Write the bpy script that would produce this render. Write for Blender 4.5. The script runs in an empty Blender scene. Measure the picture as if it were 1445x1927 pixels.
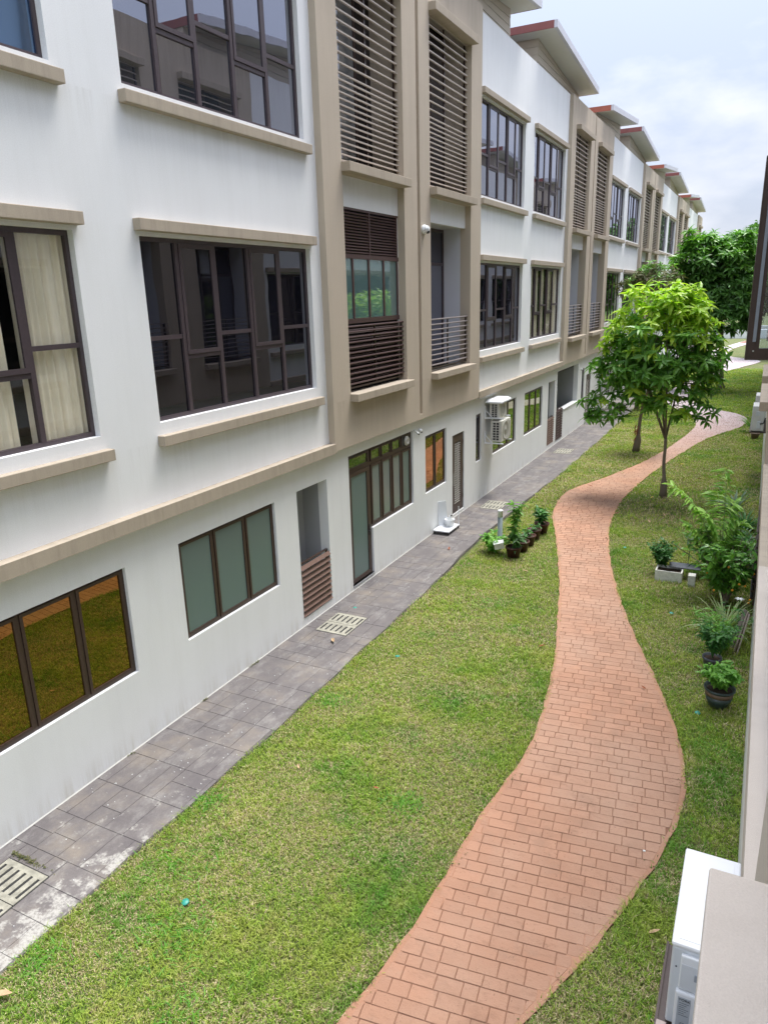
import bpy, bmesh, math, random
import numpy as np
from mathutils import Vector, Matrix
random.seed(7); rng = np.random.default_rng(11)
C = bpy.context.scene.collection
SC = bpy.context.scene
PI = math.pi

# ------------------------------------------------------------------ camera
cam_d = bpy.data.cameras.new('camera'); cam = bpy.data.objects.new('camera', cam_d); C.objects.link(cam)
cam_d.sensor_fit = 'VERTICAL'; cam_d.sensor_height = 24.0; cam_d.sensor_width = 18.0
cam_d.lens = 24.0 * 1371.22 / 1927.0
cam_d.clip_start = 0.05; cam_d.clip_end = 3000
cam.matrix_world = Matrix(((0.891088, -0.105471, 0.441405, 6.9825),
                           (0.453025, 0.264683, -0.851300, 0.0),
                           (-0.027045, 0.958550, 0.283636, 5.8079),
                           (0, 0, 0, 1)))
SC.camera = cam

# ------------------------------------------------------------------ light
SUN = Vector((0.10, 0.30, 0.95)).normalized()
world = bpy.data.worlds.new('World'); SC.world = world; world.use_nodes = True
nt = world.node_tree; nt.nodes.clear()
def N(t, kind, **kw):
    n = t.nodes.new(kind)
    for k, v in kw.items(): setattr(n, k, v)
    return n
wo = N(nt, 'ShaderNodeOutputWorld'); bg = N(nt, 'ShaderNodeBackground'); bg.inputs[1].default_value = 0.083
sky = N(nt, 'ShaderNodeTexSky', sky_type='NISHITA', sun_disc=False)
sky.sun_elevation = math.asin(SUN.z); sky.sun_rotation = math.atan2(SUN.x, SUN.y)
sky.air_density = 1.2; sky.dust_density = 2.5; sky.ozone_density = 1.0
tc = N(nt, 'ShaderNodeTexCoord'); mp = N(nt, 'ShaderNodeMapping'); mp.inputs['Scale'].default_value = (1.6, 1.6, 3.6)
mp.inputs['Location'].default_value = (0.35, 0.1, 0.4)
nz = N(nt, 'ShaderNodeTexNoise'); nz.inputs['Scale'].default_value = 2.3; nz.inputs['Detail'].default_value = 9
nz.inputs['Roughness'].default_value = 0.52
cr = N(nt, 'ShaderNodeValToRGB'); cr.color_ramp.elements[0].position = 0.45; cr.color_ramp.elements[1].position = 0.68
cr.color_ramp.elements[0].color = (0, 0, 0, 1); cr.color_ramp.elements[1].color = (1, 1, 1, 1)
veil = N(nt, 'ShaderNodeMixRGB'); veil.inputs[0].default_value = 0.8; veil.inputs[2].default_value = (4.7, 5.2, 6.5, 1)
cl = N(nt, 'ShaderNodeMixRGB'); cl.inputs[2].default_value = (7.4, 7.5, 8.0, 1)
L = nt.links.new
L(tc.outputs['Generated'], mp.inputs[0]); L(mp.outputs[0], nz.inputs['Vector']); L(nz.outputs['Fac'], cr.inputs[0])
L(sky.outputs[0], veil.inputs[1]); L(veil.outputs[0], cl.inputs[1]); L(cr.outputs[0], cl.inputs[0])
# hazy sky under a high sun: brighter towards the zenith (smooth, all the way round)
sxz = N(nt, 'ShaderNodeSeparateXYZ'); L(tc.outputs['Generated'], sxz.inputs[0])
pw = N(nt, 'ShaderNodeMath', operation='MULTIPLY'); L(sxz.outputs['Z'], pw.inputs[0]); L(sxz.outputs['Z'], pw.inputs[1])
ma = N(nt, 'ShaderNodeMath', operation='MULTIPLY_ADD'); L(pw.outputs[0], ma.inputs[0]); ma.inputs[1].default_value = 1.9; ma.inputs[2].default_value = 0.66
vm = N(nt, 'ShaderNodeVectorMath', operation='SCALE'); L(cl.outputs[0], vm.inputs[0]); L(ma.outputs[0], vm.inputs['Scale'])
L(vm.outputs[0], bg.inputs[0]); L(bg.outputs[0], wo.inputs[0])
sd = bpy.data.lights.new('sun', 'SUN'); sd.energy = 2.5; sd.angle = math.radians(28); sd.color = (1.0, 0.965, 0.9)
so = bpy.data.objects.new('sun', sd); C.objects.link(so); so.rotation_euler = SUN.to_track_quat('Z', 'Y').to_euler(); so.location = (0, 0, 40)
SC.view_settings.view_transform = 'Standard'; SC.view_settings.look = 'None'
SC.view_settings.exposure = 1.38; SC.view_settings.gamma = 1.0; SC.view_settings.use_curve_mapping = False
SC.render.engine = 'CYCLES'
try:
    SC.cycles.max_bounces = 8; SC.cycles.diffuse_bounces = 4; SC.cycles.transparent_max_bounces = 12
except Exception: pass

# ------------------------------------------------------------------ materials
MATS = {}
def newmat(name):
    m = bpy.data.materials.new(name); m.use_nodes = True; t = m.node_tree; t.nodes.clear()
    o = N(t, 'ShaderNodeOutputMaterial'); p = N(t, 'ShaderNodeBsdfPrincipled'); t.links.new(p.outputs[0], o.inputs[0])
    MATS[name] = m
    return m, t, p, o
def noise(t, scale, detail=4, rough=0.55, vec=None, stretch=None):
    n = N(t, 'ShaderNodeTexNoise'); n.inputs['Scale'].default_value = scale; n.inputs['Detail'].default_value = detail
    n.inputs['Roughness'].default_value = rough
    if vec is None:
        g = N(t, 'ShaderNodeNewGeometry'); vec = g.outputs['Position']
    if stretch:
        mm = N(t, 'ShaderNodeMapping'); mm.inputs['Scale'].default_value = stretch; t.links.new(vec, mm.inputs[0]); vec = mm.outputs[0]
    t.links.new(vec, n.inputs['Vector'])
    return n.outputs['Fac']
def ramp(t, src, stops):
    r = N(t, 'ShaderNodeValToRGB'); e = r.color_ramp.elements
    while len(e) < len(stops): e.new(0.5)
    for i, (p, c) in enumerate(stops):
        e[i].position = p
        e[i].color = (c[0], c[1], c[2], 1) if not isinstance(c, (int, float)) else (c, c, c, 1)
    t.links.new(src, r.inputs[0]); return r.outputs[0]
def mix(t, a, b, f, mode='MIX'):
    m = N(t, 'ShaderNodeMixRGB', blend_type=mode)
    for i, v in ((0, f), (1, a), (2, b)):
        if hasattr(v, 'links') or hasattr(v, 'is_linked'): t.links.new(v, m.inputs[i])
        elif isinstance(v, (int, float)): m.inputs[i].default_value = v if i == 0 else (v, v, v, 1)
        else: m.inputs[i].default_value = (v[0], v[1], v[2], 1)
    return m.outputs[0]
def bump(t, p, src, strength=0.2, dist=0.01):
    b = N(t, 'ShaderNodeBump'); b.inputs['Strength'].default_value = strength; b.inputs['Distance'].default_value = dist
    t.links.new(src, b.inputs['Height']); t.links.new(b.outputs[0], p.inputs['Normal'])
def sc(c, k): return tuple(min(1, x * k) for x in c)
def stucco(name, col, var=0.08, grain=60, stain=None, rough=0.85, bstr=0.25, drip=None, samt=0.22, sst=(1, 1.6, 0.16)):
    m, t, p, o = newmat(name)
    a = noise(t, 0.9, 6, 0.6)
    c = ramp(t, a, [(0.25, sc(col, 1 - var)), (0.75, sc(col, 1 + var * 0.5))])
    b = noise(t, 2.2, 8, 0.7, stretch=sst)
    sm = ramp(t, b, [(0.46, 0.0), (0.80, 1.0)])
    c = mix(t, c, stain or sc(col, 0.72), mix(t, 0.0, sm, samt))
    if drip:
        g0 = N(t, 'ShaderNodeNewGeometry'); sx = N(t, 'ShaderNodeSeparateXYZ'); t.links.new(g0.outputs['Position'], sx.inputs[0])
        stk = ramp(t, noise(t, 5.0, 6, 0.75, stretch=(1, 1.0, 0.06)), [(0.45, 0.0), (0.72, 1.0)])
        for (za, zb, amt, cc) in drip:
            mr = N(t, 'ShaderNodeMapRange'); mr.inputs['From Min'].default_value = za; mr.inputs['From Max'].default_value = zb; t.links.new(sx.outputs['Z'], mr.inputs['Value'])
            top = N(t, 'ShaderNodeMath', operation='LESS_THAN' if zb > za else 'GREATER_THAN'); top.inputs[1].default_value = zb + (0.05 if zb > za else -0.05); t.links.new(sx.outputs['Z'], top.inputs[0])
            k = mix(t, mr.outputs[0], stk, 1.0, 'MULTIPLY'); k = mix(t, k, top.outputs[0], 1.0, 'MULTIPLY'); c = mix(t, c, cc, mix(t, 0.0, k, amt))
    g = noise(t, grain, 3, 0.6)
    c = mix(t, c, ramp(t, g, [(0.3, 0.93), (0.7, 1.03)]), 1.0, 'MULTIPLY')
    t.links.new(c, p.inputs['Base Color']); p.inputs['Roughness'].default_value = rough
    bump(t, p, g, bstr, 0.004)
    return m
white = stucco('white_stucco', (0.82, 0.83, 0.835), 0.035, 90, (0.60, 0.60, 0.58), 0.8, 0.12, [(3.3, 4.0, 0.28, (0.45, 0.44, 0.41)), (7.3, 8.05, 0.28, (0.45, 0.44, 0.41)), (6.1, 6.66, 0.12, (0.5, 0.5, 0.46)), (11.3, 12.4, 0.3, (0.5, 0.5, 0.48)), (0.35, 0.0, 0.75, (0.46, 0.42, 0.33))])
tan = stucco('tan_stucco', (0.50, 0.425, 0.335), 0.06, 120, (0.27, 0.225, 0.17), 0.85, 0.2, [(11.0, 12.4, 0.6, (0.24, 0.20, 0.15)), (3.3, 3.92, 0.4, (0.28, 0.23, 0.17))])
ledgem = stucco('ledge_stucco', (0.43, 0.365, 0.285), 0.08, 90, (0.20, 0.17, 0.13), 0.85, 0.2, samt=0.45, sst=(1, 5, 0.6))
beige = stucco('beige_stucco', (0.56, 0.50, 0.44), 0.05, 200, (0.33, 0.28, 0.23), 0.9, 0.6)
greyw = stucco('grey_stucco', (0.36, 0.37, 0.39), 0.05, 80, (0.28, 0.28, 0.29), 0.85, 0.12)
lilac = stucco('pale_lilac_plaster', (0.60, 0.61, 0.66), 0.03, 80, (0.5, 0.5, 0.55), 0.85, 0.1)
siding = stucco('siding_boards', (0.52, 0.46, 0.37), 0.05, 60, (0.42, 0.36, 0.28), 0.7, 0.1)
soffit = stucco('soffit_board', (0.66, 0.65, 0.61), 0.04, 60, (0.5, 0.49, 0.45), 0.7, 0.1)
basep = stucco('cream_base', (0.62, 0.62, 0.58), 0.08, 60, (0.42, 0.40, 0.33), 0.85, 0.2)
def plain(name, col, rough=0.5, metal=0.0, var=0.06, scale=25, spec=0.5):
    m, t, p, o = newmat(name)
    c = ramp(t, noise(t, scale, 4, 0.6), [(0.3, sc(col, 1 - var)), (0.7, sc(col, 1 + var))])
    t.links.new(c, p.inputs['Base Color']); p.inputs['Roughness'].default_value = rough; p.inputs['Metallic'].default_value = metal
    p.inputs['Specular IOR Level'].default_value = spec
    return m
frame_m = plain('bronze_aluminium', (0.070, 0.052, 0.058), 0.38, 0.0, 0.1)
brown_m = plain('brown_aluminium', (0.055, 0.032, 0.026), 0.38, 0.0, 0.12)
plum_m = plain('plum_brown_louvre', (0.085, 0.048, 0.046), 0.4, 0.0, 0.12)
screen_m = plain('brown_screen_slat', (0.20, 0.125, 0.10), 0.5, 0.0, 0.1)
slat_m = plain('beige_slat', (0.62, 0.55, 0.49), 0.5, 0.0, 0.06)
rail_m = plain('grey_mauve_rail', (0.27, 0.235, 0.235), 0.45, 0.2, 0.08)
red_m = plain('red_fascia', (0.24, 0.075, 0.065), 0.5, 0.0, 0.1, 3)
redb_m = plain('orange_red_fascia', (0.36, 0.10, 0.06), 0.5, 0.0, 0.1, 3)
rail_stay = plain('stay_grey', (0.30, 0.33, 0.40), 0.35, 0.6)
recess_m = plain('recess_grey', (0.30, 0.33, 0.37), 0.5)
label_m = plain('label_silver', (0.42, 0.46, 0.50), 0.4)
ac_old2 = plain('pale_ac_casing', (0.62, 0.62, 0.60), 0.5, 0, 0.08, 5)
ac_grille = plain('pale_fan_grille', (0.36, 0.36, 0.32), 0.6, 0, 0.2, 30)
gutter_m = plain('grey_gutter', (0.56, 0.56, 0.60), 0.45, 0.0, 0.05, 4)
white_p = plain('white_plastic', (0.74, 0.76, 0.78), 0.35, 0, 0.03, 8)
acw = plain('ac_casing', (0.78, 0.79, 0.80), 0.38, 0, 0.02, 3)
acg = plain('ac_side_grey', (0.60, 0.63, 0.66), 0.45, 0, 0.04, 6)
ac_old = plain('weathered_ac_casing', (0.56, 0.55, 0.50), 0.55, 0, 0.14, 9)
black_m = plain('black_rubber', (0.02, 0.02, 0.022), 0.6)
dark_in = plain('dark_interior', (0.02, 0.02, 0.022), 0.9)
silver = plain('brushed_steel', (0.55, 0.55, 0.54), 0.3, 0.9)
terr = plain('dark_maroon_plastic_pot', (0.060, 0.020, 0.016), 0.5, 0, 0.2, 20)
soil_m = plain('potting_soil', (0.05, 0.032, 0.02), 0.95, 0, 0.3, 60)
grate_m = plain('concrete_grate', (0.29, 0.28, 0.23), 0.85, 0, 0.3, 12)
glaze_m = plain('glazed_green_pot', (0.035, 0.055, 0.052), 0.3, 0, 0.2, 14)
band_m = plain('brown_pot_band', (0.16, 0.105, 0.07), 0.5, 0, 0.2, 20)
foam_m = plain('dirty_foam', (0.62, 0.62, 0.57), 0.8, 0, 0.18, 14)
slate_m = plain('dark_grey_sheet', (0.08, 0.09, 0.11), 0.6, 0, 0.2, 20)
bollard_m = plain('bollard_grey', (0.16, 0.20, 0.21), 0.5, 0, 0.08)
lamp_m = plain('frosted_white', (0.70, 0.72, 0.72), 0.4, 0, 0.03)
teal_m = plain('teal_plastic', (0.02, 0.24, 0.19), 0.45, 0, 0.15)
timber_m = plain('weathered_timber', (0.15, 0.13, 0.11), 0.8, 0, 0.3, 12)
pinkw = plain('pale_batten', (0.42, 0.34, 0.31), 0.7, 0, 0.1)
orange_m = plain('orange_fruit', (0.75, 0.30, 0.02), 0.4)
dry1 = plain('dry_leaf_tan', (0.42, 0.29, 0.17), 0.8, 0, 0.3, 30)
dry2 = plain('dry_leaf_red', (0.26, 0.08, 0.035), 0.8, 0, 0.3, 30)
dry3 = plain('dry_leaf_yellow', (0.52, 0.42, 0.08), 0.7, 0, 0.2, 30)
bark = stucco('bark', (0.20, 0.165, 0.125), 0.25, 40, (0.09, 0.07, 0.05), 0.95, 0.9)
cloth = plain('cream_curtain', (0.86, 0.80, 0.67), 0.9, 0, 0.06, 3)
blind = plain('pale_blind', (0.55, 0.56, 0.56), 0.9, 0, 0.05, 3)

def glass(name, base, refl=0.35, rough=0.02, tint=(1, 1, 1), ior=1.7, wav=0.0015):
    m = bpy.data.materials.new(name); m.use_nodes = True; t = m.node_tree; t.nodes.clear(); MATS[name] = m
    o = N(t, 'ShaderNodeOutputMaterial'); d = N(t, 'ShaderNodeBsdfDiffuse'); d.inputs[0].default_value = (*base, 1)
    g = N(t, 'ShaderNodeBsdfGlossy'); g.inputs['Color'].default_value = (*tint, 1); g.inputs['Roughness'].default_value = rough
    f = N(t, 'ShaderNodeFresnel'); f.inputs[0].default_value = ior
    a = N(t, 'ShaderNodeMath', operation='ADD'); a.inputs[1].default_value = refl; a.use_clamp = True
    x = N(t, 'ShaderNodeMixShader'); t.links.new(f.outputs[0], a.inputs[0]); t.links.new(a.outputs[0], x.inputs[0])
    t.links.new(d.outputs[0], x.inputs[1]); t.links.new(g.outputs[0], x.inputs[2]); t.links.new(x.outputs[0], o.inputs[0])
    if wav:
        b = N(t, 'ShaderNodeBump'); b.inputs['Strength'].default_value = 0.25; b.inputs['Distance'].default_value = wav * 4
        t.links.new(noise(t, 1.3, 1), b.inputs['Height'])
        t.links.new(b.outputs[0], g.inputs['Normal'])
    return m
g_dark = glass('dark_reflective_glass', (0.006, 0.006, 0.009), 0.07, 0.01, (0.78, 0.78, 0.88))
g_mid = glass('grey_reflective_glass', (0.02, 0.024, 0.03), 0.24, 0.01, (0.85, 0.85, 0.95))
g_amber = glass('amber_tinted_glass', (0.02, 0.010, 0.003), 0.26, 0.008, (0.78, 0.56, 0.20), 1.6)
g_orange = glass('bronze_tinted_glass', (0.03, 0.012, 0.005), 0.30, 0.008, (0.95, 0.66, 0.42), 1.6)
g_green = glass('green_tinted_glass', (0.02, 0.03, 0.02), 0.35, 0.01, (0.75, 0.85, 0.60), 1.6)
g_frost = glass('frosted_green_glass', (0.13, 0.185, 0.18), 0.03, 0.28, (0.85, 0.95, 0.93), 1.5)
g_frost2 = glass('pale_frosted_glass', (0.20, 0.24, 0.23), 0.04, 0.22, (0.9, 0.95, 0.93), 1.5)
g_balc = glass('teal_sliding_glass', (0.10, 0.17, 0.17), 0.14, 0.02, (0.85, 0.95, 0.93), 1.6)
g_blue = glass('blue_reflective_glass', (0.012, 0.035, 0.09), 0.22, 0.03, (0.55, 0.75, 1.0), 1.6)
def clear_glass(name, tint, refl, ior=1.5):
    m = bpy.data.materials.new(name); m.use_nodes = True; t = m.node_tree; t.nodes.clear(); MATS[name] = m
    o = N(t, 'ShaderNodeOutputMaterial'); d = N(t, 'ShaderNodeBsdfTransparent'); d.inputs[0].default_value = (*tint, 1)
    g = N(t, 'ShaderNodeBsdfGlossy'); g.inputs['Roughness'].default_value = 0.01
    f = N(t, 'ShaderNodeLayerWeight'); pw = N(t, 'ShaderNodeMath', operation='POWER'); pw.inputs[1].default_value = 4.0; t.links.new(f.outputs['Facing'], pw.inputs[0])
    a = N(t, 'ShaderNodeMath', operation='MULTIPLY_ADD'); a.inputs[1].default_value = 0.5; a.inputs[2].default_value = refl + 0.03; a.use_clamp = True
    x = N(t, 'ShaderNodeMixShader'); t.links.new(pw.outputs[0], a.inputs[0]); t.links.new(a.outputs[0], x.inputs[0])
    t.links.new(d.outputs[0], x.inputs[1]); t.links.new(g.outputs[0], x.inputs[2]); t.links.new(x.outputs[0], o.inputs[0])
    return m
g_clear = clear_glass('clear_window_glass', (0.97, 0.97, 0.95), 0.02)
g_sash = clear_glass('sash_glass', (0.75, 0.8, 0.85), 0.10)

def leafmat(name, c0, c1, trans=0.3, rough=0.4, patch=None):
    m = bpy.data.materials.new(name); m.use_nodes = True; t = m.node_tree; t.nodes.clear(); MATS[name] = m
    o = N(t, 'ShaderNodeOutputMaterial'); p = N(t, 'ShaderNodeBsdfPrincipled'); p.inputs['Roughness'].default_value = rough
    p.inputs['Specular IOR Level'].default_value = 0.35
    g = N(t, 'ShaderNodeNewGeometry')
    c = ramp(t, g.outputs['Random Per Island'], [(0.0, c0), (1.0, c1)])
    if patch:
        for scale, lo, hi, col, amt in patch:
            k = ramp(t, noise(t, scale, 5, 0.6), [(lo, 0.0), (hi, amt)])
            c = mix(t, c, col, k)
    tr = N(t, 'ShaderNodeBsdfTranslucent'); x = N(t, 'ShaderNodeMixShader'); x.inputs[0].default_value = trans
    t.links.new(c, p.inputs['Base Color']); t.links.new(mix(t, c, (1.5, 1.7, 0.7), 1.0, 'MULTIPLY'), tr.inputs[0])
    t.links.new(p.outputs[0], x.inputs[1]); t.links.new(tr.outputs[0], x.inputs[2]); t.links.new(x.outputs[0], o.inputs[0])
    return m
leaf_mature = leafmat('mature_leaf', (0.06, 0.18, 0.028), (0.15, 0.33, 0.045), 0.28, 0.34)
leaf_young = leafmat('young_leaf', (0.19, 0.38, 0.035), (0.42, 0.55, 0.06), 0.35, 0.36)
leaf_dark = leafmat('dark_leaf', (0.03, 0.095, 0.02), (0.07, 0.17, 0.032), 0.22, 0.4)
leaf_brown = leafmat('brownish_leaf', (0.06, 0.08, 0.025), (0.14, 0.13, 0.05), 0.2, 0.6)
leaf_grey = leafmat('grey_green_leaf', (0.07, 0.14, 0.08), (0.15, 0.22, 0.13), 0.15, 0.45)
leaf_bush = leafmat('bush_leaf', (0.03, 0.12, 0.03), (0.07, 0.2, 0.04), 0.25, 0.4)
leaf_bright = leafmat('bright_leaf', (0.08, 0.24, 0.03), (0.18, 0.38, 0.06), 0.32, 0.45)
leaf_pale = leafmat('pale_strap_leaf', (0.16, 0.24, 0.08), (0.34, 0.42, 0.20), 0.2, 0.5)
leaf_canopy = leafmat('canopy_leaf', (0.045, 0.13, 0.025), (0.10, 0.23, 0.04), 0.25, 0.4)
leaf_frond = leafmat('frond_leaf', (0.18, 0.38, 0.06), (0.38, 0.56, 0.13), 0.3, 0.45)
leaf_far = leafmat('distant_leaf', (0.05, 0.13, 0.035), (0.12, 0.24, 0.06), 0.2, 0.6)
grass_m = leafmat('grass_blade', (0.085, 0.19, 0.015), (0.34, 0.47, 0.06), 0.28, 0.55,
                  [(1.3, 0.44, 0.66, (0.40, 0.42, 0.09), 0.55), (9.0, 0.50, 0.70, (0.46, 0.38, 0.17), 0.6), (0.8, 0.52, 0.66, (0.07, 0.24, 0.02), 0.8)])
dryblade_m = leafmat('dry_grass_blade', (0.30, 0.22, 0.11), (0.68, 0.57, 0.38), 0.15, 0.7)

def lawn_mat():
    m, t, p, o = newmat('lawn_ground')
    a = noise(t, 1.1, 5, 0.6); b = noise(t, 55, 4, 0.7); c3 = noise(t, 8, 5, 0.7)
    c = ramp(t, a, [(0.35, (0.07, 0.11, 0.022)), (0.7, (0.15, 0.15, 0.045))])
    c = mix(t, c, (0.26, 0.21, 0.11), ramp(t, c3, [(0.5, 0.0), (0.72, 0.6)]))
    c = mix(t, c, ramp(t, b, [(0.3, 0.45), (0.7, 1.25)]), 1.0, 'MULTIPLY')
    t.links.new(c, p.inputs['Base Color']); p.inputs['Roughness'].default_value = 0.95
    bump(t, p, b, 0.8, 0.02)
    return m
lawn_m = lawn_mat()
def paver_mat(name, base, alt, joint=False):
    m, t, p, o = newmat(name)
    g = N(t, 'ShaderNodeNewGeometry')
    oi = N(t, 'ShaderNodeObjectInfo')
    c = ramp(t, g.outputs['Random Per Island'], [(0.0, sc(base, 0.86)), (0.5, base), (1.0, sc(base, 1.10))])
    c = mix(t, c, ramp(t, oi.outputs['Random'], [(0.0, 0.92), (1.0, 1.06)]), 1.0, 'MULTIPLY')
    c = mix(t, c, alt, ramp(t, noise(t, 0.55, 5, 0.6), [(0.42, 0.0), (0.66, 0.8)]))
    # path colour blends to a paler lilac-grey along its far stretch
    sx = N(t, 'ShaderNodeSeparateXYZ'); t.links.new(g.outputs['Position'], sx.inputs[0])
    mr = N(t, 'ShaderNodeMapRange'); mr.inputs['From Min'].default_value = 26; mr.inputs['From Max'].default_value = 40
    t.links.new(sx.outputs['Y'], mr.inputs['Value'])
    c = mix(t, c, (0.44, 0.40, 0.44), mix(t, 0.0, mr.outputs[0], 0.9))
    sp = noise(t, 48, 6, 0.8, stretch=(1, 0.7, 1)); clus = ramp(t, noise(t, 2.6, 4, 0.7), [(0.42, 0.0), (0.62, 1.0)])
    c = mix(t, c, sc(base, 0.30), mix(t, ramp(t, sp, [(0.58, 0.0), (0.64, 0.85)]), clus, 1.0, 'MULTIPLY'))
    c = mix(t, c, sc(base, 0.62), ramp(t, noise(t, 11, 8, 0.8, stretch=(0.35, 1, 1)), [(0.54, 0.0), (0.70, 0.6)]))
    c = mix(t, c, sc(alt, 1.28), ramp(t, noise(t, 3.4, 7, 0.75), [(0.54, 0.0), (0.74, 0.55)]))
    c = mix(t, c, sc(base, 0.5), ramp(t, noise(t, 1.7, 8, 0.75), [(0.52, 0.0), (0.75, 0.7)]))
    c = mix(t, c, ramp(t, noise(t, 140, 3, 0.6), [(0.3, 0.90), (0.7, 1.06)]), 1.0, 'MULTIPLY')
    t.links.new(c, p.inputs['Base Color']); p.inputs['Roughness'].default_value = 0.8
    bump(t, p, noise(t, 34, 7, 0.8, stretch=(0.6, 1, 1)), 0.8, 0.012)
    return m
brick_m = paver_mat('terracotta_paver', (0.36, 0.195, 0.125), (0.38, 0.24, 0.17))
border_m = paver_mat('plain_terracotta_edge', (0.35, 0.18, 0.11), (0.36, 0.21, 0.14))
joint_m = plain('paver_joint', (0.20, 0.10, 0.062), 0.95, 0, 0.2, 18)
def slab_mat():
    m, t, p, o = newmat('grey_stamped_slab')
    g = N(t, 'ShaderNodeNewGeometry'); oi = N(t, 'ShaderNodeObjectInfo')
    c = ramp(t, noise(t, 1.3, 7, 0.65), [(0.3, (0.092, 0.082, 0.087)), (0.5, (0.13, 0.117, 0.116)), (0.68, (0.20, 0.172, 0.145))])
    c = mix(t, c, ramp(t, oi.outputs['Random'], [(0.0, 0.96), (1.0, 1.04)]), 1.0, 'MULTIPLY')
    c = mix(t, c, (0.26, 0.25, 0.24), ramp(t, noise(t, 4, 10, 0.8, stretch=(1, 0.5, 1)), [(0.50, 0.0), (0.70, 0.8)]))
    # worn pale patches near the near-left corner
    sx = N(t, 'ShaderNodeSeparateXYZ'); t.links.new(g.outputs['Position'], sx.inputs[0])
    mr = N(t, 'ShaderNodeMapRange'); mr.inputs['From Min'].default_value = 6.8; mr.inputs['From Max'].default_value = 3.2
    t.links.new(sx.outputs['Y'], mr.inputs['Value'])
    mx = N(t, 'ShaderNodeMapRange'); mx.inputs['From Min'].default_value = 0.9; mx.inputs['From Max'].default_value = 1.35
    mx.inputs['To Min'].default_value = 0.0; mx.inputs['To Max'].default_value = 0.13
    t.links.new(sx.outputs['X'], mx.inputs['Value'])
    ad = N(t, 'ShaderNodeMath', operation='ADD'); t.links.new(noise(t, 4.2, 8, 0.72), ad.inputs[0])
    m2 = N(t, 'ShaderNodeMath', operation='MULTIPLY'); t.links.new(mr.outputs[0], m2.inputs[0]); m2.inputs[1].default_value = 0.10
    t.links.new(m2.outputs[0], ad.inputs[1])
    ad2 = N(t, 'ShaderNodeMath', operation='ADD'); t.links.new(ad.outputs[0], ad2.inputs[0])
    m3 = N(t, 'ShaderNodeMath', operation='MULTIPLY'); t.links.new(mx.outputs[0], m3.inputs[0]); t.links.new(mr.outputs[0], m3.inputs[1])
    t.links.new(m3.outputs[0], ad2.inputs[1])
    c = mix(t, c, (0.38, 0.37, 0.345), mix(t, 0.0, ramp(t, ad2.outputs[0], [(0.64, 0.0), (0.72, 0.9)]), ramp(t, noise(t, 34, 6, 0.8), [(0.40, 0.25), (0.52, 1.0)])))
    c = mix(t, c, ramp(t, noise(t, 90, 3, 0.6), [(0.3, 0.88), (0.7, 1.08)]), 1.0, 'MULTIPLY')
    t.links.new(c, p.inputs['Base Color']); p.inputs['Roughness'].default_value = 0.62
    bump(t, p, noise(t, 14, 7, 0.7, stretch=(1, 0.6, 1)), 0.5, 0.01)
    return m
slab_m = slab_mat()
slabj_m = plain('slab_joint', (0.10, 0.09, 0.088), 0.9, 0, 0.2, 12)
paleroad = plain('pale_paving', (0.42, 0.42, 0.42), 0.8, 0, 0.1, 2)

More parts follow.
